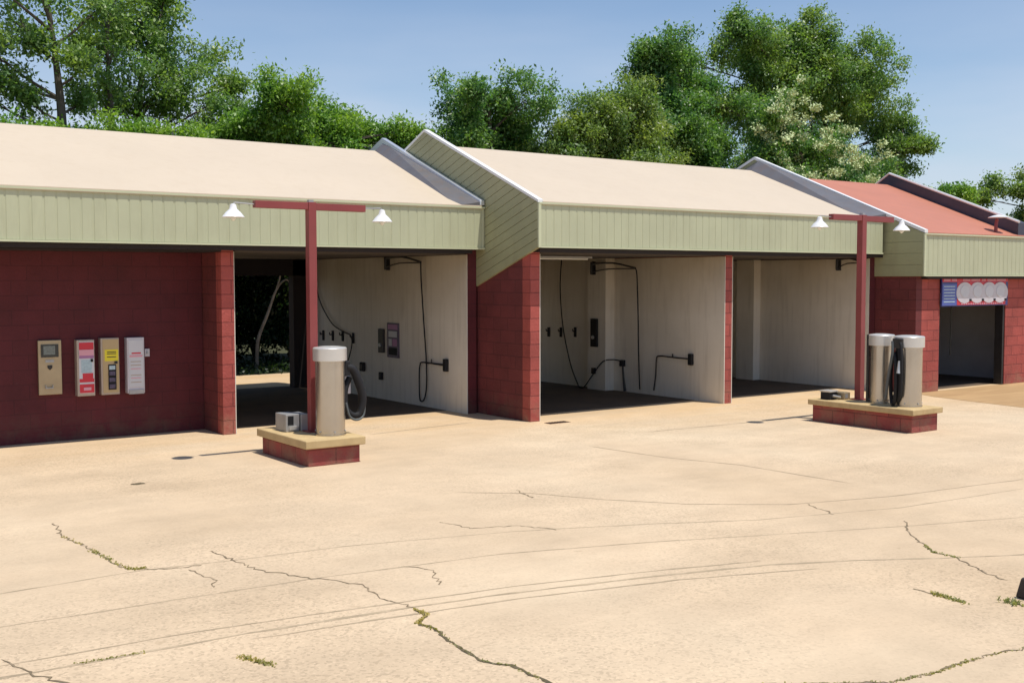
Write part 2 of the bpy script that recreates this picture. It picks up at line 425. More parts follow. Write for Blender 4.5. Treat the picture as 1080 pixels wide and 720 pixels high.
# ochre run-off stain in front of the wash bay on the right
MB().prism([(8.35,-.93),(8.1,-1.5),(7.9,-2.6),(7.75,-3.6),(8.8,-4.2),(14,-5),(16,-4),(16,-.93)], 'z', -.1, .0045).build('stain', M['stain'], lot, label='ochre water stain on the concrete by the right-hand bay')
# bay floors, starting at the shade edge with shade put into their colour
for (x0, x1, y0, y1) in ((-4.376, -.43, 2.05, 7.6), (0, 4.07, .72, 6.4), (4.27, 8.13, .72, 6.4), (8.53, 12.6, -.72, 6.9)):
    struct(MB().box(x0+.015, y0, -.05, x1-.015, y1, .005).build('floor', M['floor']), 'dark stained concrete floor inside a wash bay, shade put into its colour')

# ------------------------------------------------------------------ buildings
def gable_roof(x0, x1, yf, yr, yb, zf, zr, th=.05, rib=.30):
    m = MB()
    m.prism([(yf, zf), (yr, zr), (yb, zf), (yb, zf-th), (yr, zr-th), (yf, zf-th)], 'x', x0, x1)
    return m
def clip(poly, a, b, c, keep_ge=True):
    out = []
    n = len(poly)
    def d(p): return (a*p[0]+b*p[1]-c)*(1 if keep_ge else -1)
    for i in range(n):
        p, q = poly[i], poly[(i+1) % n]
        dp, dq = d(p), d(q)
        if dp >= 0: out.append(p)
        if (dp >= 0) != (dq >= 0):
            t = dp/(dp-dq); out.append((p[0]+(q[0]-p[0])*t, p[1]+(q[1]-p[1])*t))
    return out
def plank_gable(poly, x_out, th, slope, w=.2, gap=.014):
    """siding boards that run parallel to a line of the given slope, clipped to the gable polygon (y,z)"""
    m = MB()
    L = math.hypot(1, slope); a, b = -slope/L, 1/L
    vals = [a*p[0]+b*p[1] for p in poly]
    c = min(vals)
    while c < max(vals):
        q = clip(clip(poly, a, b, c+gap/2), a, b, c+w-gap/2, False)
        if len(q) > 2: m.prism(q, 'x', x_out, x_out+th)
        c += w
    m.prism([(p[0]*.999, p[1]) for p in poly], 'x', x_out+th*.55, x_out+th*2.2)
    return m

def opening_end(m, x0, x1, y0, y1, z0, z1): m.box(x0, y0, z0, x1, y1, z1)

# --- left section
A = thing('car_wash_building', 'left car wash section with cream roof over a blank maroon wall and one open bay', 'building', (-4.4, 1.43, 0), 'joined sections of the car wash')
sA = (4.53-3.366)/(4.35-1.18)
gable_roof(-17, -.30, 1.16, 4.35, 7.55, 3.385, 4.55).build('roof', M['cream_roof'], A)
m = MB(); m.ribbed('x', -17, -.245, 1.18, -1, 2.715, 3.345); m.build('fascia', M['green'], A)
m = MB(); m.box(-17, 1.155, 3.345, -.245, 1.22, 3.372); m.box(-17, 1.16, 2.685, -.245, 1.22, 2.712); m.build('fascia_trim', M['green_trim'], A)
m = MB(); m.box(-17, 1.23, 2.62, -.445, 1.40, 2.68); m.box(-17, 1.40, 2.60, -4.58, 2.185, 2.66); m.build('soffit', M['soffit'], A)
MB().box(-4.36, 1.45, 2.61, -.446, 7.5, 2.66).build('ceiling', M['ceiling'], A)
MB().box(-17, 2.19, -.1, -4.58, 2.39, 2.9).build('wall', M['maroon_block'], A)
MB().box(-4.576, 1.43, -.1, -4.392, 1.63, 2.70).build('pier', M['sunlit_block'], A)
MB().box(-4.572, 1.631, -.1, -4.392, 7.4, 2.70).build('side_wall', M['shaded_block'], A)
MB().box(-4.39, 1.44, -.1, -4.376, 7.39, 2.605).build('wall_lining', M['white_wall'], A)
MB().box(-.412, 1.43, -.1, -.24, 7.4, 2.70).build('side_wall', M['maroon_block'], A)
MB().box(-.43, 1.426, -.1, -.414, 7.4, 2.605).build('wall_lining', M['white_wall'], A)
MB().box(-17, 7.42, -.1, -4.6, 7.6, 3.2).build('rear_wall', M['maroon_block'], A)
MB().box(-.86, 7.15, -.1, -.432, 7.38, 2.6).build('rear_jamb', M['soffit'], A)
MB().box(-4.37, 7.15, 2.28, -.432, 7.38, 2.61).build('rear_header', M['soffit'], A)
MB().box(-17, 7.45, 2.5, -.245, 7.55, 3.34).build('rear_fascia', M['green'], A)
# rake flashing wedge against the taller section
def wedge(x_rf, x_rr, xw, yf, yr, zf, zr, hf, hr, yb, zb):
    m = MB()
    vs = [(x_rf, yf, zf), (xw, yf, zf), (xw, yf, zf+hf), (x_rr, yr, zr), (xw, yr, zr), (xw, yr, zr+hr),
          (x_rf, yb, zb), (xw, yb, zb), (xw, yb, zb+hf)]
    m.add(vs, [(0, 1, 2), (0, 2, 5, 3), (1, 4, 5, 2), (0, 3, 4, 1), (3, 5, 8, 6), (4, 7, 8, 5), (3, 6, 7, 4), (6, 8, 7)])
    return m
wedge(-.80, -.50, -.30, 1.17, 4.35, 3.37, 4.555, .085, .17, 7.55, 3.37).build('flashing', M['flashing'], A)
m = MB()
m.prism([(1.16, 3.39), (1.16, 3.475), (4.38, 4.80), (4.95, 4.58), (4.95, 4.45), (4.38, 4.66)], 'x', -.34, -.25)
m.build('parapet_cap', M['silver'], A, bevel=.012)

# --- middle section
B = thing('car_wash_building', 'middle car wash section with two open bays, cream roof and diagonal-sided gable', 'building', (0, 0, 0), 'joined sections of the car wash')
gable_roof(-.16, 8.29, -.27, 3.04, 6.45, 3.385, 4.56).build('roof', M['cream_roof'], B)
m = MB(); m.ribbed('x', -.228, 8.20, -.25, -1, 2.715, 3.345); m.build('fascia', M['green'], B)
m = MB(); m.box(-.225, -.275, 3.345, 8.2, -.21, 3.372); m.box(-.225, -.27, 2.685, 8.2, -.21, 2.712)
m.box(-.238, -.272, 2.69, -.19, -.245, 3.36); m.build('fascia_trim', M['green_trim'], B)
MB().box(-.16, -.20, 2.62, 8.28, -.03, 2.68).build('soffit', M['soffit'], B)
gp = [(-.25, 2.69), (1.45, 2.09), (6.4, 2.09), (6.4, 3.36), (3.04, 4.765), (-.25, 3.362)]
plank_gable(gp, -.236, .02, -.354, .135, .010).build('gable', M['gable_green_shaded'], B)
m = MB(); m.prism([(-.26, 3.368), (3.045, 4.772), (6.42, 3.366), (6.42, 3.41), (3.045, 4.815), (-.26, 3.41)], 'x', -.245, -.15)
m.build('rake_trim', M['white_trim'], B)
MB().box(-.2, 0, -.1, -.016, .2, 2.70).build('pier', M['sunlit_block'], B)
MB().box(-.197, .201, -.1, -.016, 6.2, 2.70).build('side_wall', M['shaded_block'], B)
MB().box(4.086, 0, -.1, 4.254, 6.2, 2.70).build('pier', M['sunlit_block'], B)
MB().box(8.146, 0, -.1, 8.325, 6.2, 2.70).build('side_wall', M['maroon_block'], B)
for x0, x1 in ((-.014, 0), (4.07, 4.084), (4.256, 4.27), (8.13, 8.144)):
    MB().box(x0, -.003 if x0 != -.014 else .004, -.1, x1, 6.2, 2.60).build('wall_lining', M['white_wall'], B)
MB().box(3.84, 2.95, -.1, 4.068, 3.5, 2.61).build('pilaster', M['white_wall'], B)
MB().box(7.92, 2.80, -.1, 8.128, 3.3, 2.61).build('pilaster', M['white_wall'], B)
for x0, x1 in ((.001, 4.068), (4.272, 8.128)):
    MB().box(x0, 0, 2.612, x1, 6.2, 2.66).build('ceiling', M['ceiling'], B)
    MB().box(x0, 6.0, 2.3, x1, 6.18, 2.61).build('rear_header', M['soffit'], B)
MB().box(-.22, 6.3, 2.5, 8.28, 6.4, 3.34).build('rear_fascia', M['green'], B)
wedge(7.50, 8.05, 8.29, -.25, 3.04, 3.37, 4.565, .10, .22, 6.4, 3.37).build('flashing', M['flashing'], B)

# --- right section
C = thing('car_wash_building', 'right section of the car wash under a faded red roof with one signed doorway', 'building', (8.4, -.92, 0), 'joined sections of the car wash')
gable_roof(8.40, 13.45, -1.12, 3.16, 7.4, 3.085, 4.50).build('roof', M['red_roof'], C)
m = MB(); m.ribbed('x', 8.302, 19, -1.10, -1, 2.28, 3.04); m.build('fascia', M['green'], C)
m = MB(); m.box(8.305, -1.125, 3.04, 19, -1.06, 3.07); m.box(8.305, -1.12, 2.25, 19, -1.06, 2.277)
m.box(8.29, -1.122, 2.255, 8.345, -1.095, 3.06); m.build('fascia_trim', M['green_trim'], C)
m = MB(); m.box(8.5, -1.06, 2.20, 19, -.93, 2.24); m.build('soffit', M['soffit'], C)
gc = [(-1.1, 2.25), (7.4, 2.25), (7.4, 3.1), (3.16, 4.815), (-1.1, 3.07)]
plank_gable(gc, 8.298, .02, 0, .22, .006).build('gable', M['gable_green_shaded'], C)
m = MB(); m.prism([(-1.12, 3.076), (3.165, 4.82), (7.42, 3.08), (7.42, 3.14), (3.165, 4.88), (-1.12, 3.135)], 'x', 8.285, 8.39)
m.build('rake_trim', M['white_trim'], C)
MB().box(8.345, -.92, -.1, 8.53, 7.1, 2.26).build('side_wall', M['shaded_block'], C)
MB().box(8.531, -.92, -.1, 9.12, -.72, 2.26).build('pier', M['sunlit_block'], C)
MB().box(9.121, -.90, 1.92, 11.449, -.74, 2.26).build('door_header', M['maroon_block'], C)
MB().box(11.45, -.92, -.1, 19, -.72, 2.26).build('wall', M['sunlit_block'], C)
MB().box(11.38, -.905, -.02, 11.447, -.73, 2.25).build('door_jamb', M['dark_metal'], C)
MB().box(12.60, -.715, -.1, 12.8, 7.1, 2.5).build('inner_wall', M['grey_paint'], C)
MB().box(8.54, 6.9, -.1, 12.59, 7.08, 2.5).build('rear_wall', M['grey_paint'], C)
MB().box(8.54, -.715, 2.262, 12.595, 7.05, 2.31).build('ceiling', M['ceiling'], C)
# dark standing parapet at its right end
m = MB()
m.add([(11.60, -1.07, 3.0), (11.9, -1.07, 3.0), (11.9, -1.07, 3.36), (11.60, -1.07, 3.36), (13.12, 3.16, 4.35), (13.42, 3.16, 4.35), (13.42, 3.16, 4.76), (13.12, 3.16, 4.76),
       (13.5, 4.2, 3.9), (13.8, 4.2, 3.9), (13.8, 4.2, 4.33), (13.5, 4.2, 4.33)],
      [(0, 1, 2, 3), (0, 3, 7, 4), (1, 5, 6, 2), (3, 2, 6, 7), (0, 4, 5, 1), (4, 7, 11, 8), (5, 9, 10, 6), (7, 6, 10, 11), (4, 8, 9, 5), (8, 11, 10, 9)])
m.build('parapet', M['dark_flashing'], C)
MB().tube([(11.60, -1.09, 3.375), (13.12, 3.16, 4.775), (13.5, 4.2, 4.345)], .028, 6).build('parapet_cap', M['white_trim'], C)

# ------------------------------------------------------------------ wall equipment
def panel_box(name, label, cat, x0, x1, z0, z1, y, d, mat, group=None):
    t = thing(name, label, cat, ((x0+x1)/2, y, z0), group)
    MB().box(x0, y-d, z0, x1, y-.001, z1).build('case', mat, t, bevel=.006)
    return t
YW = 2.19
t = panel_box('change_machine', 'tall tan metal change machine with dark display, first from the left on the maroon wall', 'change machine', -6.88, -6.58, .65, 1.39, YW, .05, M['gold_plate'])
def fpl(t, name, x0, x1, z0, z1, d, mat, th=.006, bev=0): return MB().box(x0, YW-d-th, z0, x1, YW-d, z1).build(name, mat, t, bevel=bev)
d = fpl(t, 'display', -6.845, -6.62, 1.16, 1.335, .05, M['disp'], .012)
fpl(d, 'screen', -6.815, -6.665, 1.195, 1.315, .062, M['disp_line'], .003)
fpl(t, 'info_plate', -6.79, -6.68, 1.09, 1.125, .05, M['galv'])
m = MB(); m.prism([(-6.765, 1.05), (-6.705, 1.05), (-6.705, 1.015), (-6.735, .985), (-6.765, 1.015)], 'y', YW-.062, YW-.05); m.build('bill_slot', M['dark_metal'], t)
m = MB(); m.box(-6.80, YW-.075, .735, -6.70, YW-.05, .75); m.box(-6.80, YW-.075, .75, -6.79, YW-.05, .78); m.box(-6.71, YW-.075, .75, -6.70, YW-.05, .78); m.build('coin_tray', M['galv'], t)

grp = 'vending dispensers on the maroon wall'
t = panel_box('vending_dispenser', 'slim red and white vending dispenser next to the tan change machine', 'dispenser', -6.40, -6.165, .61, 1.385, YW, .13, M['case'], grp)
f = fpl(t, 'front_panel', -6.375, -6.175, .65, 1.36, .13, M['pale'], .006)
for (a, b, z0, z1, mt) in ((-6.372, -6.178, 1.25, 1.35, 'red'), (-6.335, -6.215, 1.20, 1.245, 'pale'), (-6.372, -6.178, 1.13, 1.19, 'violet'), (-6.372, -6.178, 1.17, 1.25, 'pink'),
                           (-6.345, -6.205, .93, 1.11, 'paleblue'), (-6.33, -6.19, .85, .925, 'red'), (-6.372, -6.178, .80, .85, 'red'), (-6.372, -6.178, .785, .80, 'pale'), (-6.372, -6.178, .655, .775, 'red'), (-6.32, -6.22, .69, .73, 'pink')):
    k = {'red': .136, 'pale': .1375, 'violet': .139, 'pink': .1405, 'paleblue': .136}[mt]
    fpl(f, 'print', a, b, z0, z1, k, M[mt], .0025 if mt != 'pink' else .004)
fpl(f, 'coin_slot', -6.22, -6.19, 1.08, 1.12, .1365, M['black'], .012)
t = panel_box('vending_dispenser', 'slim tan vending dispenser with yellow print and dark goods window', 'dispenser', -6.08, -5.83, .61, 1.40, YW, .13, M['case'], grp)
f = fpl(t, 'front_panel', -6.055, -5.84, .64, 1.38, .13, M['tan'], .006)
fpl(f, 'yellow_print', -6.03, -5.845, 1.08, 1.24, .136, M['yellow'], .002)
for z in (1.20, 1.175, 1.13): fpl(f, 'print_line', -6.0, -5.875, z, z+.012, .138, M['dark_metal'], .001)
w_ = fpl(f, 'goods_window', -5.985, -5.88, .68, 1.03, .136, M['black'], .01)
for z in (.70, .79, .88, .96): fpl(w_, 'goods', -5.975, -5.895, z, z+.055, .146, M['purple_panel'] if z != .96 else M['paleblue'], .008)
fpl(f, 'coin_slot', -5.90, -5.86, 1.04, 1.075, .136, M['dark_metal'], .014)
t = panel_box('vending_dispenser', 'slim pale white vending dispenser, rightmost and beside the small switch box', 'dispenser', -5.72, -5.48, .61, 1.395, YW, .13, M['case_white'], grp)
f = fpl(t, 'front_panel', -5.70, -5.50, .70, 1.36, .13, M['pale'], .006)
fpl(f, 'print', -5.66, -5.53, 1.165, 1.185, .136, M['red'], .002)
fpl(f, 'print', -5.69, -5.51, 1.12, 1.15, .136, M['pink'], .002)
for z in (1.05, 1.0, .95, .86, .82, .76): fpl(f, 'print_line', -5.675, -5.53, z, z+.012, .136, M['pink'] if z in (.95, .82) else M['case'], .0015)
MB().box(-5.705, YW-.145, .60, -5.495, YW-.13, .66).build('delivery_tray', M['galv'], t)
t = thing('switch_box', 'tiny pale switch box on the maroon wall right of the white dispenser', 'switch box', (-5.41, YW, 1.12))
MB().box(-5.445, YW-.04, 1.115, -5.375, YW-.001, 1.225).build('case', M['case_white'], t, bevel=.004)
MB().box(-5.42, YW-.055, 1.155, -5.40, YW-.04, 1.19).build('toggle', M['galv'], t)

# illustrated menu board over the doorway
t = thing('menu_sign', 'red and blue menu board with four round pale panels over the right doorway', 'sign', (10.27, -.96, 1.65))
MB().box(9.10, -.975, 1.66, 11.43, -.945, 2.225).build('board', M['navy'], t)
def sp(name, x0, x1, z0, z1, mat, d=.0): return MB().box(x0, -.979-d, z0, x1, -.974-d, z1).build(name, mat, t)
sp('blue_panel', 9.115, 9.60, 1.68, 2.10, M['blue'])
sp('red_header', 9.115, 11.415, 2.14, 2.215, M['red'])
sp('red_field', 9.61, 11.34, 1.68, 2.135, M['red'])
m = MB()
for (a, b) in ((9.16, 9.38), (9.42, 9.62), (9.80, 10.05), (10.09, 10.42), (10.47, 10.62), (10.66, 10.95), (10.99, 11.33)):
    x = a
    while x < b-.03:
        m.box(x, -.985, 2.158, x+.03, -.979, 2.198); x += .043
m.build('header_lettering', M['pink'], t)
m = MB()
for z in (2.04, 1.98, 1.92, 1.86, 1.80, 1.74): m.box(9.16, -.983, z, 9.53-.05*((z*50) % 3), -.979, z+.02)
m.build('price_lines', M['paleblue'], t)
for i, cx in enumerate((9.86, 10.30, 10.72, 11.12)):
    m = MB(); r = .285
    pr = [(cx+r*math.cos(a*math.pi/16), 1.925+.21*math.sin(a*math.pi/16)) for a in range(32)]
    m.prism(pr, 'y', -.987-.0015*i, -.979); o = m.build('round_panel', M['case_white'], t)
    m = MB(); r = .15
    pr = [(cx+r*math.cos(a*math.pi/12), 1.95+.12*math.sin(a*math.pi/12)) for a in range(24)]
    m.prism(pr, 'y', -.994-.0015*i, -.986); m.build('round_print', M['pale'], o)
    MB().box(cx+.16, -.998, 1.755, cx+.23, -.985, 1.80).build('round_print_mark', M['black'], o)
m = MB()
x = 9.75
while x < 11.2: m.box(x, -.984, 1.69, x+.05, -.979, 1.715); x += .08
m.build('footer_lettering', M['pink'], t)

# dark lamp-like hanging reel inside the doorway
t = thing('spray_boom', 'black hanging spray boom inside the right doorway below the menu board', 'spray boom', (11.0, 0, 2.26), 'overhead spray booms')
m = MB(); m.tube([(11.2, .2, 2.26), (11.2, .2, 1.9), (11.25, .2, 1.6)], [.13, .10, .03], 10); m.build('swivel', M['black'], t, True)
MB().tube([(11.25, .2, 1.62), (11.28, .22, 1.0), (11.3, .25, .55)], .014, 8, 4).build('hose', M['grey_hose'], t, True)

# spray booms on the bay walls (mounted on the right wall, arm reaches towards the front)
def boom(label, x, yb, zb, yt, zt, hose_pts, reach=.45):
    t = thing('spray_boom', label, 'spray boom', (x, yb, zb), 'overhead spray booms')
    m = MB(); m.box(x-.03, yb-.05, zb-.13, x-.002, yb+.05, zb+.13); m.tube([(x-.07, yb, zb-.12), (x-.07, yb, zb+.12)], .028, 10)
    m.box(x-.07, yb-.02, zb+.06, x-.01, yb+.02, zb+.09); m.box(x-.07, yb-.02, zb-.09, x-.01, yb+.02, zb-.06)
    m.build('bracket', M['dark_metal'], t)
    xt = x-.12
    MB().tube([(x-.07, yb, zb+.08), (x-.10, (yb+yt)/2, zb+.10+(zt-zb)*.5), (xt, yt, zt)], .019, 8, 3).build('arm', M['dark_metal'], t, True)
    MB().tube([(x-.07, yb, zb-.08), (x-.09, yb*.6+yt*.4, zt-.01), (xt, yt+.02, zt-.01)], .012, 8, 3).build('brace', M['dark_metal'], t, True)
    MB().tube([(xt, yt, zt)]+hose_pts, .013, 8, 6).build('hose', M['black'], t, True)
    return t
xa = -.43
boom('dark overhead spray boom with long hose in the open bay of the left section', xa, 3.99, 2.50, 2.67, 2.50,
     [(xa-.12, 2.66, 2.2), (xa-.08, 2.64, 1.4), (xa-.05, 2.62, .80), (xa-.05, 2.62, .35), (xa-.06, 2.68, .14), (xa-.07, 2.76, .10), (xa-.06, 2.83, .16), (xa-.05, 2.86, .5), (xa-.05, 2.83, .72), (xa-.05, 2.72, .775), (xa-.05, 2.1, .765)])
boom('dark overhead spray boom with slack hose in the middle section\'s left bay', 3.84, 3.30, 2.42, 1.95, 2.41,
     [(3.76, 1.95, 2.25), (3.82, 1.98, 1.5), (3.9, 2.05, .8), (3.98, 2.10, .09)])
t = boom('small dark spray boom high on the wall of the middle section\'s right bay', 8.13, .72, 2.50, .05, 2.52, [(8.0, .04, 2.5), (8.0, .05, 2.46)])

def holder(label, x, y, z, pts, low=False):
    t = thing('wand_holder', label, 'wand holder', (x, y, z), 'wand holders on the bay walls')
    m = MB(); m.box(x-.07, y-.045, z-.105, x-.002, y+.045, z+.105); m.build('block', M['black'], t, bevel=.008)
    MB().tube([(x-.05, y, z+.01)]+pts, .014, 8, 4).build('wand', M['dark_metal'], t, True)
    MB().tube([(x-.05, pts[0][1], z+.01), (x-.05, pts[0][1], z+.08)], .012, 8).build('nozzle', M['dark_metal'], t, True)
    return t
holder('black wand holder with a short rod in the left section\'s open bay', xa, 2.02, .767, [(xa-.05, 2.45, .775), (xa-.05, 2.60, .77)])
holder('black wand holder near the front of the middle section\'s left bay', 4.07, .79, .74, [(4.02, 1.25, .755), (4.02, 1.60, .76), (4.02, 1.68, .70), (4.02, 1.70, .4), (4.01, 1.74, .10)])
t = thing('wand_holder', 'black floor-standing wand holder beside the pilaster in the middle section\'s left bay', 'wand holder', (4.0, 2.60, 0), 'wand holders on the bay walls')
MB().box(3.98, 2.61, .50, 4.068, 2.70, .62).build('block', M['black'], t, bevel=.008)
MB().tube([(4.02, 2.65, .6), (4.02, 2.62, .3), (4.01, 2.56, .02)], [.016, .02, .03], 8, 3).build('wand', M['dark_metal'], t, True)
# hoses that loop on the wall
def hose(label, pts, r=.012):
    o = MB().tube(pts, r, 8, 7).build('hose', M['black'], None, True); tag(o, label, 'hose', 'loose hoses in the bays'); return o
hose('slack black hose hanging from the ceiling and looping up beside the pilaster',
     [(4.0, 4.555, 2.61), (4.0, 4.60, 2.0), (4.0, 4.5, 1.2), (4.0, 4.25, .45), (3.95, 3.95, .06), (3.80, 3.7, .02), (3.72, 3.45, .06), (3.76, 3.2, .35), (3.82, 3.0, .58), (3.95, 2.85, .62), (4.02, 2.68, .60)])
hose('curved dark hose draped across the rear wall hooks of the left section\'s open bay',
     [(xa-.05, 6.95, 2.3), (xa-.05, 6.75, 1.8), (xa-.06, 6.2, 1.35), (xa-.05, 5.7, 1.19), (xa-.04, 5.42, 1.12), (xa-.05, 5.38, .9), (xa-.06, 5.6, .5)])
def hook(label, x, y, z):
    t = thing('wall_hook', label, 'wall hook', (x, y, z), 'mat and brush hooks on the bay walls')
    MB().box(x-.02, y-.035, z-.10, x-.002, y+.035, z+.10).build('plate', M['black'], t)
    MB().tube([(x-.02, y, z+.04), (x-.07, y, z+.02), (x-.08, y, z+.07)], .012, 6, 3).build('prong', M['dark_metal'], t, True)
for y, z, w in ((6.67, 1.08, 'rearmost'), (6.25, 1.09, 'second from the rear'), (5.82, 1.1, 'third from the rear'), (5.38, 1.08, 'touching the draped hose')):
    hook('dark hook in the open bay of the left section, '+w, xa, y, z)
for y, z, w in ((5.07, 1.08, 'rearmost of its three'), (4.65, 1.09, 'middle of its three'), (4.17, 1.11, 'nearest the pilaster')):
    hook('dark wall hook in the middle section\'s left bay, '+w, 4.07, y, z)
# selector and instruction boards
t = thing('control_panel', 'narrow dark control panel left of the printed instruction board, left section\'s bay', 'control panel', (xa, 4.25, .86))
MB().box(xa-.05, 4.15, .86, xa-.002, 4.33, 1.30).build('case', M['dark_metal'], t, bevel=.005)
MB().tube([(xa-.05, 4.24, 1.0), (xa-.075, 4.24, 1.0)], .035, 12).build('dial', M['galv'], t, True)
t = thing('instruction_board', 'tall dark purple printed instruction board on the bay wall of the left section', 'sign', (xa, 3.83, .80))
b_ = MB().box(xa-.02, 3.62, .79, xa-.002, 4.04, 1.42).build('board', M['purple_panel'], t)
for (y0, y1, z0, z1, mt) in ((3.66, 4.0, 1.30, 1.39, 'violet'), (3.68, 3.98, 1.16, 1.27, 'grey_paint'), (3.68, 3.84, 1.0, 1.13, 'violet'), (3.87, 3.98, 1.0, 1.13, 'grey_paint'), (3.68, 3.98, .84, .97, 'black')):
    MB().box(xa-.024, y0, z0, xa-.0205, y1, z1).build('print', M[mt], b_)
t = thing('outlet_box', 'small black outlet box low on the wall below the instruction board', 'outlet box', (xa, 4.27, .36))
MB().box(xa-.05, 4.22, .36, xa-.002, 4.32, .50).build('case', M['black'], t, bevel=.004)
MB().box(xa-.056, 4.245, .39, xa-.05, 4.295, .47).build('cover', M['dark_metal'], t)
t = thing('outlet_box', 'dark round outlet box low on the rear part of the left section\'s bay wall', 'outlet box', (xa, 4.97, .5))
MB().box(xa-.06, 4.90, .47, xa-.002, 5.06, .64).build('case', M['black'], t, bevel=.02)
MB().box(xa-.066, 4.94, .51, xa-.06, 5.02, .60).build('cover', M['dark_metal'], t)
t = thing('control_panel', 'tall dark control panel on the pilaster of the middle section\'s left bay', 'control panel', (3.84, 3.28, .85))
MB().box(3.79, 3.17, .86, 3.838, 3.36, 1.42).build('case', M['black'], t, bevel=.005)
MB().tube([(3.79, 3.27, 1.05), (3.765, 3.27, 1.05)], .035, 12).build('dial', M['galv'], t, True)
t = thing('outlet_box', 'small dark outlet box near the foot of the pilaster in the middle section', 'outlet box', (3.84, 3.3, .3))
MB().box(3.79, 3.24, .32, 3.838, 3.33, .44).build('case', M['black'], t, bevel=.004)
MB().box(3.784, 3.26, .345, 3.79, 3.31, .415).build('cover', M['dark_metal'], t)
t = thing('ceiling_light', 'long pale strip light under the ceiling of the middle section\'s left bay', 'ceiling light', (2.2, 1.9, 2.55))
MB().box(1.25, 1.75, 2.58, 2.5, 1.90, 2.611).build('housing', M['galv'], t, bevel=.006)
MB().tube([(1.3, 1.825, 2.565), (2.45, 1.825, 2.565)], .014, 8).build('tube', M['bulb'], t, True)

# drains
t = thing('drain_grate', 'rust-stained drain grate at the foot of the middle section\'s corner pier', 'drain', (.1, -.3, 0))
MB().box(-.10, -.38, -.02, .30, -.22, .004).build('frame', M['rust'], t)
m = MB()
for k in range(7): m.box(-.08+.055*k, -.365, .004, -.055+.055*k, -.235, .009)
m.build('grate', M['dark_metal'], t)
def patch(name, label, cx, cy, rx, ry, mat, seed):
    rr = random.Random(seed); n = 18
    pr = [(cx+rx*(1+rr.uniform(-.25, .25))*math.cos(2*math.pi*k/n), cy+ry*(1+rr.uniform(-.25, .25))*math.sin(2*math.pi*k/n)) for k in range(n)]
    return MB().prism(pr, 'z', -.01, .0052).build(name, mat, lot, label=label)
patch('stain', 'small dark spot on the concrete in front of the dispensers', -6.74, -1.67, .07, .05, M['crack'], 4)

# ------------------------------------------------------------------ vacuum islands
def island(label, x0, x1, y0, y1, h, ct):
    t = thing('vacuum_island', label, 'island', ((x0+x1)/2, (y0+y1)/2, 0), 'raised vacuum islands')
    MB().box(x0, y0, -.05, x1, y1, h-ct+.001).build('base', M['split_block'], t, bevel=.008)
    MB().box(x0-.055, y0-.055, h-ct, x1+.055, y1+.055, h).build('cap', M['cap_conc'], t, bevel=.012)
island('low maroon block island with tan cap carrying one vacuum, in front of the left section', -4.78, -4.10, -1.78, -.43, .317, .10)
island('low maroon block island with tan cap carrying two vacuums, in front of the middle section', 3.45, 4.07, -4.24, -2.47, .342, .085)

# vacuum canisters
def canister(label, cx, cy, zb, h, r):
    t = thing('vacuum_cleaner', label, 'vacuum', (cx, cy, zb), 'vacuum canisters on the islands')
    MB().lathe([(r+.012, zb), (r+.012, zb+.018), (r, zb+.022), (r, zb+h-.16), (r-.004, zb+h-.155)], cx, cy, 48).build('canister', M['steel'], t, True)
    MB().lathe([(r+.012, zb+h-.165), (r+.028, zb+h-.160), (r+.028, zb+h-.012), (r+.016, zb+h), (r*.6, zb+h+.012), (.01, zb+h+.015)], cx, cy, 48).build('lid', M['steel_light'], t, True)
    m = MB()
    for k in range(6):
        a = k*math.pi/3+.35; m.tube([(cx+(r+.004)*math.cos(a), cy+(r+.004)*math.sin(a), zb+.05), (cx+(r+.012)*math.cos(a), cy+(r+.012)*math.sin(a), zb+.05)], .012, 8)
    m.build('bolt', M['galv'], t)
    return t
v1 = canister('single round steel vacuum canister on the island nearest the camera', -4.335, -1.47, .317, 1.07, .178)
x0 = -4.335+.178
MB().box(x0-.01, -1.47-.06, 1.03, x0+.07, -1.47+.06, 1.21).build('inlet', M['black'], v1, bevel=.01)
MB().tube([(x0+.03, -1.5, 1.14), (x0+.12, -1.5, 1.10), (x0+.19, -1.5, .96), (x0+.25, -1.5, .74), (x0+.21, -1.5, .56), (x0+.11, -1.5, .54), (x0+.03, -1.48, .64), (x0+.03, -1.46, .85), (x0+.10, -1.44, 1.0)], [.042, .052, .056, .050, .040, .036, .034, .038, .038], 12, 6).build('hose', M['black'], v1, True)
MB().tube([(x0+.02, -1.5, .70), (x0+.06, -1.52, .53), (x0+.15, -1.54, .48), (x0+.25, -1.52, .53), (x0+.28, -1.50, .68)], .014, 10, 6).build('hose_end', M['grey_hose'], v1, True)
MB().box(x0+.005, -1.44, .80, x0+.12, -1.36, 1.02).build('junction_box', M['case_white'], v1, bevel=.008)

v2 = canister('bare steel vacuum canister, the left one of the far pair', 3.86, -3.41, .342, 1.03, .165)
MB().box(3.705, -3.30, .36, 3.735, -3.26, 1.37).build('side_rail', M['dark_metal'], v2)
v3 = canister('right-hand steel vacuum canister of the far pair, black hoses coiled on its front', 3.80, -3.93, .342, 1.03, .19)
def loop(cx, cy, z0, z1, w, tilt=0):
    pts = []
    for k in range(13):
        a = 2*math.pi*k/12-math.pi/2
        zz = (z0+z1)/2+(z1-z0)/2*math.sin(a); pts.append((cx+w*math.cos(a)*.55+tilt*(zz-z0), cy+w*math.cos(a)*.83, zz))
    return pts
hx, hy = 3.62, -3.98
MB().tube([(p[0]-.02, p[1]+.09, p[2]) for p in loop(hx, hy, .42, 1.22, .085)], .026, 10, 4).build('hose', M['black'], v3, True)
MB().tube([(p[0]-.045, p[1]+.15, p[2]) for p in loop(hx, hy, .37, 1.12, .10)], .028, 10, 4).build('hose', M['black'], v3, True)
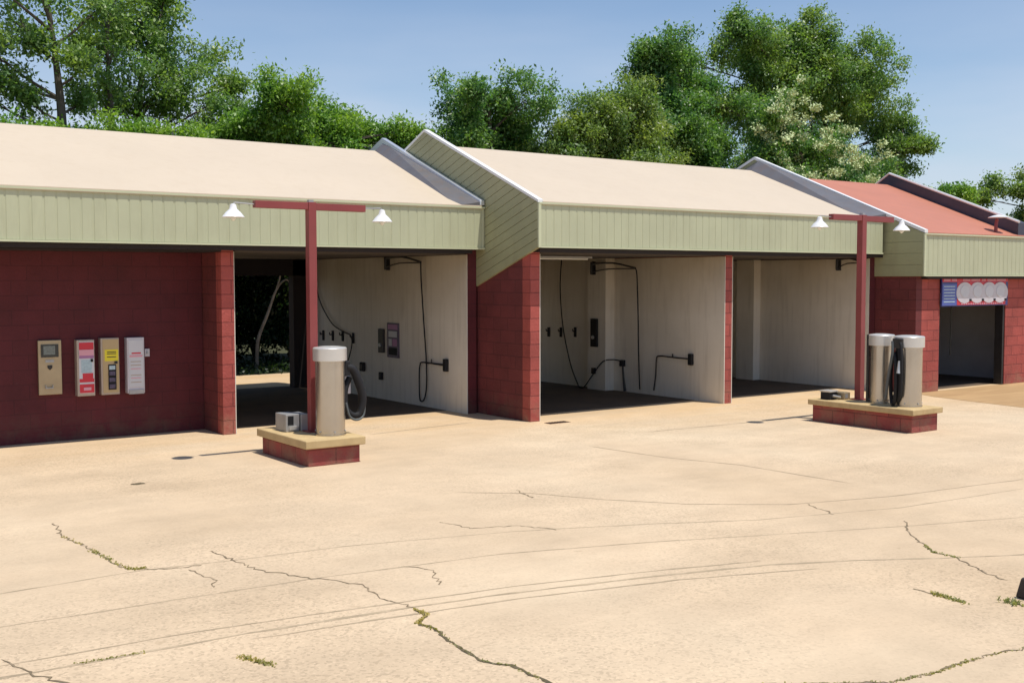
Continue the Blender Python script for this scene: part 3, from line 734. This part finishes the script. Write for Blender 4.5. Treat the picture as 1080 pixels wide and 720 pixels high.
MB().tube([(p[0]-.06, p[1]+.03, p[2]) for p in loop(hx, hy, .48, 1.28, .06)], .022, 10, 4).build('hose', M['black'], v3, True)
MB().tube([(hx-.06, hy+.16, 1.30), (hx-.09, hy+.14, 1.1), (hx-.09, hy+.20, .8), (hx-.07, hy+.26, .45)], .022, 10, 5).build('hose', M['grey_hose'], v3, True)
MB().tube([(hx-.085, hy+.02, 1.02), (hx-.10, hy+.02, .84)], [.022, .036], 12).build('nozzle', M['steel_light'], v3, True)
m = MB(); m.box(hx-.07, hy+.0, 1.20, hx+.02, hy+.16, 1.34); m.build('hose_bracket', M['dark_metal'], v3, bevel=.008)

# small boxes standing on the islands
t = thing('outlet_box', 'open grey metal box with a black recess on the near vacuum island', 'box', (-4.62, -.80, .318))
MB().box(-4.70, -.98, .318, -4.52, -.66, .535).build('case', M['galv'], t, bevel=.006)
MB().box(-4.675, -.984, .40, -4.60, -.9805, .515).build('recess', M['black'], t)
MB().box(-4.66, -1.0, .345, -4.56, -.981, .39).build('cover', M['steel_light'], t)
t = thing('outlet_box', 'plain grey metal box against the foot of the near lamp post', 'box', (-4.46, -.85, .318))
MB().box(-4.50, -.98, .318, -4.40, -.70, .53).build('case', M['galv'], t, bevel=.008)
MB().box(-4.385-.01, -.95, .34, -4.39+.03, -.76, .51).build('cover', M['steel_light'], t, bevel=.004)
t = thing('outlet_box', 'low black box with pale top at the left end of the far island', 'box', (3.60, -2.62, .343))
MB().box(3.52, -2.74, .343, 3.70, -2.56, .46).build('case', M['black'], t, bevel=.008)
MB().box(3.51, -2.75, .461, 3.71, -2.55, .485).build('lid', M['steel_light'], t, bevel=.004)
MB().tube([(3.56, -2.76, .41), (3.70, -2.80, .38)], .018, 8).build('plug', M['galv'], t, True)
t = thing('outlet_box', 'low tan box between the black box and the lamp post on the far island', 'box', (3.72, -2.74, .343))
MB().box(3.72, -2.86, .343, 3.86, -2.60, .455).build('case', M['gold_plate'], t, bevel=.008)
MB().box(3.735, -2.865, .37, 3.80, -2.861, .43).build('cover', M['galv'], t)

# lamp posts
def lamp_post(label, x, y, zb):
    t = thing('lamp_post', label, 'lamp post', (x, y, zb), 'maroon lamp posts on the vacuum islands')
    MB().box(x-.10, y-.10, zb, x+.10, y+.10, zb+.014).build('base_plate', M['post_red'], t)
    MB().box(x-.052, y-.052, zb+.014, x+.052, y+.052, zb+2.84).build('post', M['post_red'], t, bevel=.004)
    m = MB(); m.box(x-.74, y-.045, zb+2.75, x-.053, y+.045, zb+2.835); m.build('crossbar', M['post_red'], t, bevel=.004)
    m = MB(); m.box(x+.053, y-.045, zb+2.745, x+.74, y+.045, zb+2.83); m.build('crossbar', M['post_red'], t, bevel=.004)
    MB().box(x-.04, y-.04, zb+2.84, x+.02, y+.02, zb+2.87).build('post_cap', M['galv'], t)
    for s in (-1, 1):
        tip = x+s*1.0
        arm = MB().tube([(x+s*.74, y, zb+2.79), (x+s*.86, y, zb+2.795), (tip-s*.02, y, zb+2.80), (tip, y, zb+2.77)], .0075, 8, 4).build('arm', M['galv'], t, True)
        sh = MB().lathe([(.128, zb+2.625), (.132, zb+2.630), (.088, zb+2.685), (.045, zb+2.725), (.035, zb+2.775), (.02, zb+2.785)], tip, y, 28).build('lamp_shade', M['lamp_white'], t, True)
        MB().lathe([(.005, zb+2.585), (.028, zb+2.600), (.034, zb+2.622), (.02, zb+2.626)], tip, y, 14).build('bulb', M['bulb'], sh, True)
    return t
lamp_post('maroon T-shaped lamp post with two white shades on the island nearest the camera', -4.39, -1.10, .318)
lp2 = lamp_post('maroon T-shaped lamp post with two white shades on the far two-vacuum island', 3.96, -2.95, .343)
for o in list(lp2.children_recursive):
    pass
t = thing('roof_lamp', 'small white-capped lamp on a bent maroon stem above the right section\'s fascia', 'lamp', (11.1, -1.0, 3.07))
MB().tube([(11.06, -.9, 3.08), (11.06, -.9, 3.30), (11.10, -.9, 3.42)], .035, 8, 3).build('stem', M['post_red'], t, True)
MB().lathe([(.20, 3.455), (.20, 3.465), (.10, 3.50), (.02, 3.515)], 11.14, -.9, 24).build('lamp_shade', M['lamp_white'], t, True)
MB().box(11.14, -.96, 3.09, 11.30, -.84, 3.14).build('housing', M['lamp_white'], t)

# parking stop at the right edge
t = thing('wheel_stop', 'dark weathered wheel stop cut off by the right edge of the photo', 'wheel stop', (-2.8, -9.7, 0))
m = MB(); m.prism([(-9.85, 0.002), (-9.60, 0.002), (-9.64, .15), (-9.81, .15)], 'x', -3.13, -1.5); m.build('beam', M['wood_dark'], t, bevel=.015)
MB().tube([(-2.6, -9.72, .14), (-2.6, -9.72, .165)], .02, 8).build('pin', M['rust'], t)

# ------------------------------------------------------------------ vegetation
def leaves_mesh(name, centers, n_per, sig, size, mat, parent, seed, droop=.3, asp=.5, label=None):
    g = np.random.default_rng(seed)
    C_ = np.repeat(np.asarray(centers, float), n_per, axis=0)
    n = len(C_)
    if n == 0: return None
    pos = C_+g.normal(0, 1, (n, 3))*np.asarray(sig)
    d = g.normal(0, 1, (n, 3)); d[:, 2] -= droop; d /= np.linalg.norm(d, axis=1)[:, None]
    up = np.array([0, -.25, 1.0])+g.normal(0, .55, (n, 3))
    w = np.cross(d, up); w /= np.linalg.norm(w, axis=1)[:, None]+1e-9
    s = size*g.uniform(.6, 1.25, (n, 1))
    a = pos; b = pos+d*s*.5+w*s*asp*.5; c = pos+d*s; e = pos+d*s*.5-w*s*asp*.5
    nr = np.cross(d, w); b += nr*s*.08; e += nr*s*.08
    V = np.stack([a, b, c, e], 1).reshape(-1, 3)
    off = Vector((0, 0, 0)); p = parent
    while p is not None: off += p.location; p = p.parent
    V -= np.array(off)
    me = bpy.data.meshes.new(name)
    me.vertices.add(n*4); me.vertices.foreach_set('co', V.astype(np.float32).ravel())
    me.loops.add(n*4); me.loops.foreach_set('vertex_index', np.arange(n*4, dtype=np.int32))
    me.polygons.add(n); me.polygons.foreach_set('loop_start', np.arange(0, n*4, 4, dtype=np.int32))
    me.update(calc_edges=True); me.materials.append(mat)
    o = bpy.data.objects.new(name, me); col.objects.link(o); o.parent = parent
    if label: o['label'] = label
    return o

def blob_clusters(blobs, dens, seed, clump=.36):
    """leaf-cluster centres: every lobe of the crown is broken into smaller leaf clumps with gaps between them"""
    g = np.random.default_rng(seed); out = []
    for (x, y, z, r) in blobs:
        k = max(6, int(dens*14.5*r**1.9))
        d = g.normal(0, 1, (k, 3)); d /= np.linalg.norm(d, axis=1)[:, None]
        rad = r*(g.uniform(0, 1, (k, 1))**.5)*g.uniform(.85, 1.22, (k, 1))
        c = np.array([x, y, z])+d*rad*np.array([1, 1.25, .92])
        for p in c:
            cr = clump*g.uniform(.55, 1.25)*min(1, .55+r*.5)
            m = int(7*g.uniform(.6, 1.3))
            e = g.normal(0, 1, (m, 3)); e /= np.linalg.norm(e, axis=1)[:, None]
            out.append(p+e*cr*g.uniform(.3, 1, (m, 1))*np.array([1, 1, .6]))
    return np.concatenate(out)

def tree(name, label, Y, lobes, trunk, leaf, seed, dens=1.0, size=.17, n_per=34, sig=.17, bark='bark', r0=.16, under=True, jy=1.1, group='trees behind the car wash', twigs=True, cat='tree', fill=True):
    g = random.Random(seed)
    bx = trunk[0][0]
    t = thing(name, label, cat, (bx, Y, 0), group)
    blobs = [(x, Y+g.uniform(-jy, jy)*.8, z, r*1.08) for x, z, r in lobes]
    if fill:      # bridge neighbouring lobes so that the crown reads as one mass
        ex = []
        for i in range(len(blobs)):
            for k in range(i+1, len(blobs)):
                a, b = blobs[i], blobs[k]
                dd = math.hypot(a[0]-b[0], a[2]-b[2])
                if dd < (a[3]+b[3])*1.05: ex.append(((a[0]+b[0])/2, (a[1]+b[1])/2, (a[2]+b[2])/2, .62*min(a[3], b[3])))
        fillb = ex
    else: fillb = []
    cl = blob_clusters(blobs+fillb, dens, seed)
    # trunk and limbs
    m = MB()
    tp = [Vector((bx+g.uniform(-.1, .1), Y, -.1)), Vector((bx, Y, trunk[0][1]*.5))]+[Vector((x, Y, z)) for x, z in trunk]
    rs = [r0*(1-.75*i/(len(tp)-1)) for i in range(len(tp))]
    m.tube(tp, rs, 9, 4)
    for (x, y, z, r) in blobs:
        tgt = Vector((x, y, z))
        zz = max(.35*z, min(z-r*1.2, trunk[-1][1]-.3))
        # start on the trunk at about that height
        st = tp[-1]
        for i in range(len(tp)-1):
            if tp[i].z <= zz <= tp[i+1].z: st = tp[i].lerp(tp[i+1], (zz-tp[i].z)/(tp[i+1].z-tp[i].z)); break
        midp = st.lerp(tgt, .5)+Vector((g.uniform(-.08, .08), g.uniform(-.1, .1), g.uniform(-.1, .0)))
        m.tube([st, midp, tgt], [.04*min(1.3, r+.5), .026, .010], 6, 3)
        sel = cl[np.argsort(np.linalg.norm(cl-np.array(tgt), axis=1))[:14 if twigs else 5]]
        for c in sel:
            c = Vector(c); q = tgt.lerp(c, .5)+Vector((0, 0, -.06))
            m.tube([tgt.lerp(st, g.uniform(0, .4)), q, c], [.010, .007, .004], 4, 1, False)
    m.build('trunk', M[bark], t, True)
    leaves_mesh('crown', cl, n_per, (sig, sig, sig*.8), size, M[leaf], t, seed)
    return t

T = {
    'T1': (13, [(-4.68, 7.98, 0.67), (-5.47, 7.37, 0.83), (-3.9, 8.68, 0.73), (-4.34, 7.57, 0.32), (-3.04, 8.38, 0.7), (-4.95, 6.75, 0.36), (-3.53, 7.03, 0.35), (-5.69, 6.33, 0.66), (-4.53, 6.23, 0.34), (-3.19, 6.46, 0.39), (-5.6, 8.7, .7), (-4.6, 9.2, .7)], [(-3.81, 5.54), (-3.9, 6.92), (-4.04, 8.28)]),
    'T2': (15.5, [(-1.65, 8.42, 0.83), (-0.67, 8.79, 0.99), (0.2, 7.86, 0.96), (-0.9, 7.3, 0.79), (0.44, 6.83, 0.81), (-1.88, 6.63, 0.53), (1.05, 7.32, 0.51), (-0.35, 9.88, 0.89), (1.17, 6.49, 0.46), (-0.34, 6.44, 0.65), (-1.6, 9.7, .8)], [(-1.34, 5.99), (-1.24, 7.22), (-0.92, 8.71)]),
    'T2b': (14, [(-2.52, 7.6, 0.55), (-2.37, 8.48, 0.59), (-2.63, 6.76, 0.37), (-3.0, 7.84, 0.36), (-2.3, 9.3, .6)], [(-2.42, 5.75), (-2.48, 7.11), (-2.51, 8.24)]),
    'T3': (13, [(1.37, 6.6, 0.6), (2.21, 6.53, 0.69), (3.1, 6.43, 0.65), (3.94, 6.22, 0.56), (4.73, 6.16, 0.41), (5.32, 5.97, 0.26), (0.9, 5.9, 0.53), (0.15, 5.79, 0.42), (1.17, 7.11, 0.29), (1.6, 5.6, .6), (3.0, 5.5, .7), (4.4, 5.4, .6)], [(1.87, 5.24), (2.1, 5.98), (2.29, 6.73)]),
    'T4': (14, [(8.4, 7.6, 0.82), (9.44, 7.55, 0.75), (8.06, 6.54, 0.73), (7.39, 6.21, 0.33), (10.09, 6.74, 0.76), (7.46, 7.51, 0.36), (9.16, 6.33, 0.75), (8.6, 5.6, .8), (10.0, 5.7, .8)], [(8.81, 5.18), (8.74, 6.3), (8.64, 7.42)]),
    'T5': (12.5, [(11.26, 6.96, 0.86), (12.59, 7.35, 0.82), (10.53, 6.28, 0.71), (13.58, 6.79, 0.84), (12.02, 6.1, 0.76), (9.99, 6.24, 0.56), (12.97, 7.97, 0.41), (11.2, 5.5, .8), (13.0, 5.6, .9)], [(12.02, 4.94), (12.09, 6.1), (12.39, 7.28)]),
    'T6': (16, [(17.67, 10.5, 0.75), (17.31, 9.12, 0.88), (19.36, 8.98, 1.12), (18.64, 7.54, 1.18), (20.37, 7.31, 1.0), (18.71, 10.22, 0.55), (16.94, 10.09, 0.34), (17.2, 7.6, 1.0), (19, 6.2, 1.1)], [(18.91, 5.48), (18.74, 7.89), (18.14, 10.22)]),
    'T7': (17, [(22.4, 11.41, 0.96), (24.43, 11.28, 1.3), (26.92, 11.46, 1.42), (29.09, 11.14, 1.29), (30.28, 9.73, 1.31), (27.76, 9.51, 1.43), (23.79, 9.6, 1.29), (22.13, 12.22, 0.33), (31.44, 8.39, 1.08), (26.19, 12.52, 0.78), (28.54, 7.58, 1.45), (32.48, 7.63, 0.93), (24.95, 7.73, 1.39), (31.38, 10.65, 0.67), (22.3, 9.0, 1.0), (21.0, 10.7, .75), (21.0, 8.8, 1.0), (25.8, 10.4, 1.2)], [(26.45, 5.49), (26.21, 8.59), (25.92, 11.26)]),
    'T8': (12.5, [(19.51, 8.2, 0.62), (20.26, 7.29, 0.89), (21.89, 6.8, 0.95), (23.83, 6.24, 0.77), (18.92, 6.38, 0.62), (21.04, 5.95, 0.74), (24.96, 6.02, 0.53), (18.8, 7.66, 0.39), (22.9, 5.6, .8), (19.6, 5.4, .8)], [(21.33, 4.35), (21.19, 6.02), (20.66, 7.32)]),
    'T9': (15.5, [(30.69, 8.38, 0.64), (31.38, 7.63, 0.73), (31.81, 8.95, 0.37), (29.88, 6.82, 0.72), (32.24, 8.09, 0.33), (30.6, 6.0, .8)], [(30.8, 4.77), (30.8, 6.79), (31.02, 8.2)]),
    'T10': (13, [(30.72, 5.66, 0.5), (29.76, 5.24, 0.5), (31.81, 5.32, 0.39), (30.6, 4.6, .6), (31.8, 4.5, .5)], [(30.8, 3.5), (30.75, 5.05), (30.73, 5.62)]),
    'T11': (14, [(37.19, 6.51, 0.47), (38.02, 5.57, 0.77), (39.34, 6.27, 1.22), (36.3, 5.8, 0.3), (41.82, 6.83, 1.35), (38.4, 4.6, .9), (40.5, 4.8, 1.2)], [(39.53, 2.35), (39.4, 4.97), (39.58, 6.5)]),
}
tree('tree', 'tall airy tree with a bare dark trunk at the far left', *T['T1'], 'leaf_mid', 11, .62, .12, 32, .15, r0=.17, fill=False)
tree('tree', 'tall leafy tree right of the bare-trunked one, crown cut by the top edge', *T['T2'], 'leaf_mid', 12, .95, .125, 36, .17, fill=False)
tree('tree', 'thin-crowned tree between the two tall trees at the left', *T['T2b'], 'leaf_mid', 13, .8, .12, 28, .16, r0=.13, fill=False)
tree('hedge_tree', 'low bushy bright green top just over the left roof, in front of the bare trunks', 12.2,
     [(-5.9, 5.3, .42), (-5.2, 5.4, .40), (-4.5, 5.3, .38), (-3.7, 5.35, .36), (-2.9, 5.45, .44), (-2.2, 5.4, .38), (-1.5, 5.45, .42), (-.8, 5.35, .4)], [(-3.4, 3.2), (-3.3, 4.2), (-3.2, 5.0)], 'leaf_bright', 24, 1.1, .115, 34, .15, r0=.1, jy=.5)
tree('tree', 'low spreading bright green tree above the middle of the left roof', *T['T3'], 'leaf_bright', 14, 1.5, .115, 42, .15)
tree('tree', 'rounded tree with deep green leaves just right of the open gap of sky', *T['T4'], 'leaf_dark', 15, 1.3, .125, 44, .17)
tree('tree', 'bushy yellow-green tree behind the centre of the middle roof', *T['T5'], 'leaf_olive', 16, 1.35, .115, 44, .16)
tree('tree', 'tall dark tree with two peaks left of the biggest tree', *T['T6'], 'leaf_dark', 17, .95, .145, 46, .2)
tree('tree', 'biggest broad-crowned tree rising behind the right end of the middle roof', *T['T7'], 'leaf_mid', 18, .86, .145, 40, .22, r0=.28, jy=1.6)
t8 = tree('flowering_tree', 'tree covered in cream blossom clusters in front of the biggest tree', *T['T8'], 'leaf_dark', 19, 1.35, .13, 40, .17)
gb = np.random.default_rng(5)
cl = blob_clusters([(x, 12.2, z, r*1.0) for x, z, r in [(x, z, r*1.12) for x, z, r in T['T8'][1]]+[(19.2, 7.2, .8)]], 1.9, 77, .13)
cl = cl[(gb.uniform(0, 1, len(cl)) < .13) & (cl[:, 0] < 24.4)]; cl[:, 1] -= .55; cl[:, 2] += .08
leaves_mesh('blossom', cl, 46, (.10, .10, .065), .085, M['blossom'], t8, 78, 0, .9)
tree('tree', 'slender ragged tree at the right edge of the biggest tree', *T['T9'], 'leaf_mid', 20, .9, .15, 28, .18, r0=.12)
tree('tree', 'small green treetop showing above the red roof', *T['T10'], 'leaf_bright', 21, 1.8, .15, 40, .15, r0=.1)
tree('tree', 'pale green tree at the far right edge beyond the dark parapet', *T['T11'], 'leaf_olive', 22, 1.4, .17, 34, .2)

# the thicket seen through the open bay and under the crowns
def shrub(label, x, y, h, r, leaf, seed, n=1.0):
    g = random.Random(seed)
    t = thing('shrub', label, 'shrub', (x, y, 0), 'shrubs in the thicket behind the car wash')
    blobs = [(x+g.uniform(-.5, .5)*r, y+g.uniform(-.4, .4)*r, h*f, r*g.uniform(.5, .75)) for f in (.25, .4, .55, .7, .85)]
    cl = blob_clusters(blobs, 1.3*n, seed)
    cl = cl[cl[:, 2] > .1]
    m = MB()
    for b in blobs: m.tube([(x, y, -.05), ((x+b[0])/2, (y+b[1])/2, b[2]*.55), (b[0], b[1], b[2])], [.05, .03, .012], 6, 3)
    m.build('stem', M['bark'], t, True)
    leaves_mesh('foliage', cl, 34, (.16, .16, .13), .14, M[leaf], t, seed)
spots = [(-3.6, 12.2, 3.6, 1.5, 'leaf_mid', 'at the far left of the row behind the left roof'), (-1.9, 12.5, 3.4, 1.4, 'leaf_shaded', 'behind the left pier of the open bay'),
         (2.3, 12.6, 3.0, 1.3, 'leaf_shaded', 'at the right of the gap seen through the left section\'s bay'), (-.3, 14.2, 4.6, 1.7, 'leaf_shaded', 'at the left of the gap seen through the open bay'),
         (1.6, 15.0, 4.8, 1.9, 'leaf_shaded', 'filling the middle of the gap seen through the open bay'), (3.6, 15.2, 4.8, 1.8, 'leaf_shaded', 'deep behind the right wall of the open bay'),
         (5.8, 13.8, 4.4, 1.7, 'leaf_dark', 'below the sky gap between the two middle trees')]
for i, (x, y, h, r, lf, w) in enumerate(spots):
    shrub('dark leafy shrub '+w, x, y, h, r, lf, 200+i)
t = thing('leaning_tree', 'pale bare leaning trunk seen through the open bay of the left section', 'tree', (.33, 11.9, 0))
MB().tube([(.33, 11.9, -.1), (.36, 11.9, .7), (.62, 11.9, 1.35), (.86, 11.9, 1.95), (1.12, 11.9, 2.2), (1.30, 11.95, 2.0)], [.05, .045, .038, .03, .02, .012], 8, 5).build('trunk', M['bark_pale'], t, True)
MB().tube([(.86, 11.9, 1.95), (1.0, 11.9, 2.5), (.9, 11.95, 3.1)], [.026, .018, .008], 6, 4).build('limb', M['bark_pale'], t, True)
leaves_mesh('crown', [(1.3, 11.9, 2.1), (1.45, 11.9, 1.9), (1.35, 12, 1.7), (.9, 12, 3.1), (1.1, 12, 3.2), (.7, 12, 3.0), (1.2, 11.9, 2.35)], 34, (.14, .14, .12), .11, M['leaf_dark'], t, 301)

tree('tree', 'low dark tree added to shade the thicket behind the open bay', 11.6,  # crown mostly hidden by the roof, added to keep sun off the thicket
     [(x, z, .85) for x, z in ((-3.4, 4.3), (-2.2, 4.5), (-1.0, 4.2), (.2, 4.4), (1.4, 4.2), (2.6, 4.3), (3.8, 4.4), (-.4, 3.5), (1.0, 3.5))], [(2.9, 2.2), (2.4, 3.4), (1.8, 4.2)], 'leaf_shaded', 23, 1.5, .17, 36, .2, r0=.12, jy=.7)
# ground cover and the far wood
g = np.random.default_rng(9)
cc = np.stack([g.uniform(-7, 9, 420), 10.75+g.uniform(0, 1, 420)**1.5*2.6, g.uniform(.02, .16, 420)], 1)
o = leaves_mesh('undergrowth', cc, 16, (.16, .16, .08), .10, M['leaf_shaded'], None, 401); o['kind'] = 'stuff'; o['label'] = 'low green weeds and ground cover along the back edge of the concrete'
cc = np.stack([g.uniform(-14, 48, 4200), 22+g.uniform(0, 5, 4200), g.uniform(.2, 5.6, 4200)], 1)
o = leaves_mesh('far_wood', cc, 26, (.35, .35, .32), .30, M['leaf_shaded'], None, 402); o['kind'] = 'stuff'; o['label'] = 'dense dark wood behind the nearer trees'

# weeds in the cracks
wm = MB(); gw = random.Random(3)
def weeds(path, n, spread, h):
    n = int(n*.65); h *= .7
    pts = [Vector(p) for p in path]
    for k in range(n):
        i = gw.randrange(len(pts)-1); p = pts[i].lerp(pts[i+1], gw.random())
        bx, by = p.x+gw.gauss(0, spread), p.y+gw.gauss(0, spread)
        a = gw.uniform(0, 6.28); L = h*gw.uniform(.3, 1.0); w = .0035+.004*gw.random()
        dx, dy = math.cos(a), math.sin(a); lean = gw.uniform(.5, 1.4)*L
        p0 = (bx-dy*w, by+dx*w, 0); p1 = (bx+dy*w, by-dx*w, 0)
        p2 = (bx+dx*lean*.5+dy*w, by+dy*lean*.5-dx*w, L*.7); p3 = (bx+dx*lean*.5-dy*w, by+dy*lean*.5+dx*w, L*.7)
        wm.add([p0, p1, p2, p3, (bx+dx*lean, by+dy*lean, L)], [(0, 1, 2, 3), (3, 2, 4)])
weeds([(-7.98,-4.4),(-7.95,-4.75),(-7.91,-5.2),(-7.8,-5.28)], 260, .014, .028)
weeds([(-8.04,-3.75),(-7.98,-4.22)], 60, .01, .018)
weeds([(-7.97,-7.62),(-7.88,-7.85)], 200, .016, .030)
weeds([(-8.8,-7.165),(-8.4,-7.195)], 120, .010, .016)
weeds([(-6.66,-7.39),(-6.658,-7.544),(-6.798,-7.669),(-6.776,-7.853)], 320, .010, .022)
weeds([(-6.776,-7.853),(-6.837,-8.169),(-6.858,-8.506),(-6.77,-8.668),(-6.762,-8.971)], 260, .008, .014)
weeds([(-3.5,-9.2),(-3.54,-9.48)], 260, .016, .030)
weeds([(-3.27,-9.60),(-3.29,-9.72)], 90, .02, .06)
weeds([(-2.307,-8.334),(-2.443,-8.514),(-2.455,-8.733)], 120, .012, .026)
weeds([(-6.103,-9.518),(-5.226,-10.099),(-4.87,-10.156),(-4.493,-10.156),(-3.6,-10.3)], 420, .008, .016)
o = wm.build('weeds', M['weed']); o['kind'] = 'stuff'; o['label'] = 'thin yellow-green weeds growing in the concrete cracks'
# ------------------------------------------------------------------ light
w = bpy.data.worlds.new('World'); scene.world = w; w.use_nodes = True
nt = w.node_tree; bg = nt.nodes['Background']
sd = Vector((.12, -.30, 1)).normalized()
el = math.asin(sd.z)
sky = N(nt, 'ShaderNodeTexSky'); sky.sky_type = 'NISHITA'; sky.sun_disc = False
sky.sun_elevation = el; sky.sun_rotation = math.atan2(sd.x, sd.y)
sky.altitude = 100; sky.air_density = 1.0; sky.dust_density = 0.45; sky.ozone_density = 3.2
# thin high cloud veil near the horizon
tc = N(nt, 'ShaderNodeTexCoord'); mp = N(nt, 'ShaderNodeMapping'); mp.inputs['Scale'].default_value = (1.2, 1.2, 5)
nt.links.new(tc.outputs['Generated'], mp.inputs[0])
cf = ramp(nt, noise(nt, mp.outputs[0], 2.2, 5, .5), [(.5, 0.0), (.8, .12)])
sz = N(nt, 'ShaderNodeSeparateXYZ'); nt.links.new(tc.outputs['Generated'], sz.inputs[0])
hz = N(nt, 'ShaderNodeMapRange'); hz.inputs[1].default_value = .26; hz.inputs[2].default_value = .10; hz.inputs[3].default_value = 0; hz.inputs[4].default_value = 1
nt.links.new(sz.outputs[2], hz.inputs[0])
hn = ramp(nt, noise(nt, mp.outputs[0], 1.6, 5, .5), [(.36, .22), (.60, .95)])
hm = N(nt, 'ShaderNodeMath', operation='MULTIPLY'); nt.links.new(hz.outputs[0], hm.inputs[0]); nt.links.new(hn.outputs[0], hm.inputs[1])
hx = N(nt, 'ShaderNodeMath', operation='MAXIMUM'); nt.links.new(hm.outputs[0], hx.inputs[0]); nt.links.new(cf.outputs[0], hx.inputs[1])
cl_ = mixc(nt, hx.outputs[0], sky.outputs[0], (5.0, 5.5, 6.5))
nt.links.new(cl_, bg.inputs[0]); bg.inputs[1].default_value = .13
sun = bpy.data.lights.new('sun', 'SUN'); sun.energy = 4.5; sun.angle = R(.53); sun.color = (1.0, .95, .86)
so = bpy.data.objects.new('sun', sun); col.objects.link(so)
so.rotation_euler = sd.to_track_quat('Z', 'Y').to_euler(); so.location = (0, 0, 30)

# ------------------------------------------------------------------ camera
cam = bpy.data.cameras.new('camera'); co = bpy.data.objects.new('camera', cam); col.objects.link(co)
cam.sensor_width = 36; cam.sensor_fit = 'HORIZONTAL'; cam.lens = 36*1174.4/1080
cam.clip_start = .1; cam.clip_end = 3000
yaw, pitch, roll = R(35.674), R(-3.237), R(-.065)
r_ = Vector((math.cos(yaw), -math.sin(yaw), 0)); fw = Vector((math.sin(yaw)*math.cos(pitch), math.cos(yaw)*math.cos(pitch), math.sin(pitch)))
u_ = r_.cross(fw); c_, s_ = math.cos(roll), math.sin(roll)
r2 = r_*c_+u_*s_; u2 = u_*c_-r_*s_
co.matrix_world = Matrix(((r2.x, u2.x, -fw.x, -10.4295), (r2.y, u2.y, -fw.y, -13.7692), (r2.z, u2.z, -fw.z, 2.22), (0, 0, 0, 1)))
scene.camera = co

scene.view_settings.view_transform = 'Standard'; scene.view_settings.look = 'None'
scene.view_settings.exposure = .0; scene.view_settings.gamma = 1
scene.render.engine = 'CYCLES'
scene.cycles.max_bounces = 8; scene.cycles.diffuse_bounces = 5; scene.cycles.transparent_max_bounces = 8
scene.cycles.use_denoising = True
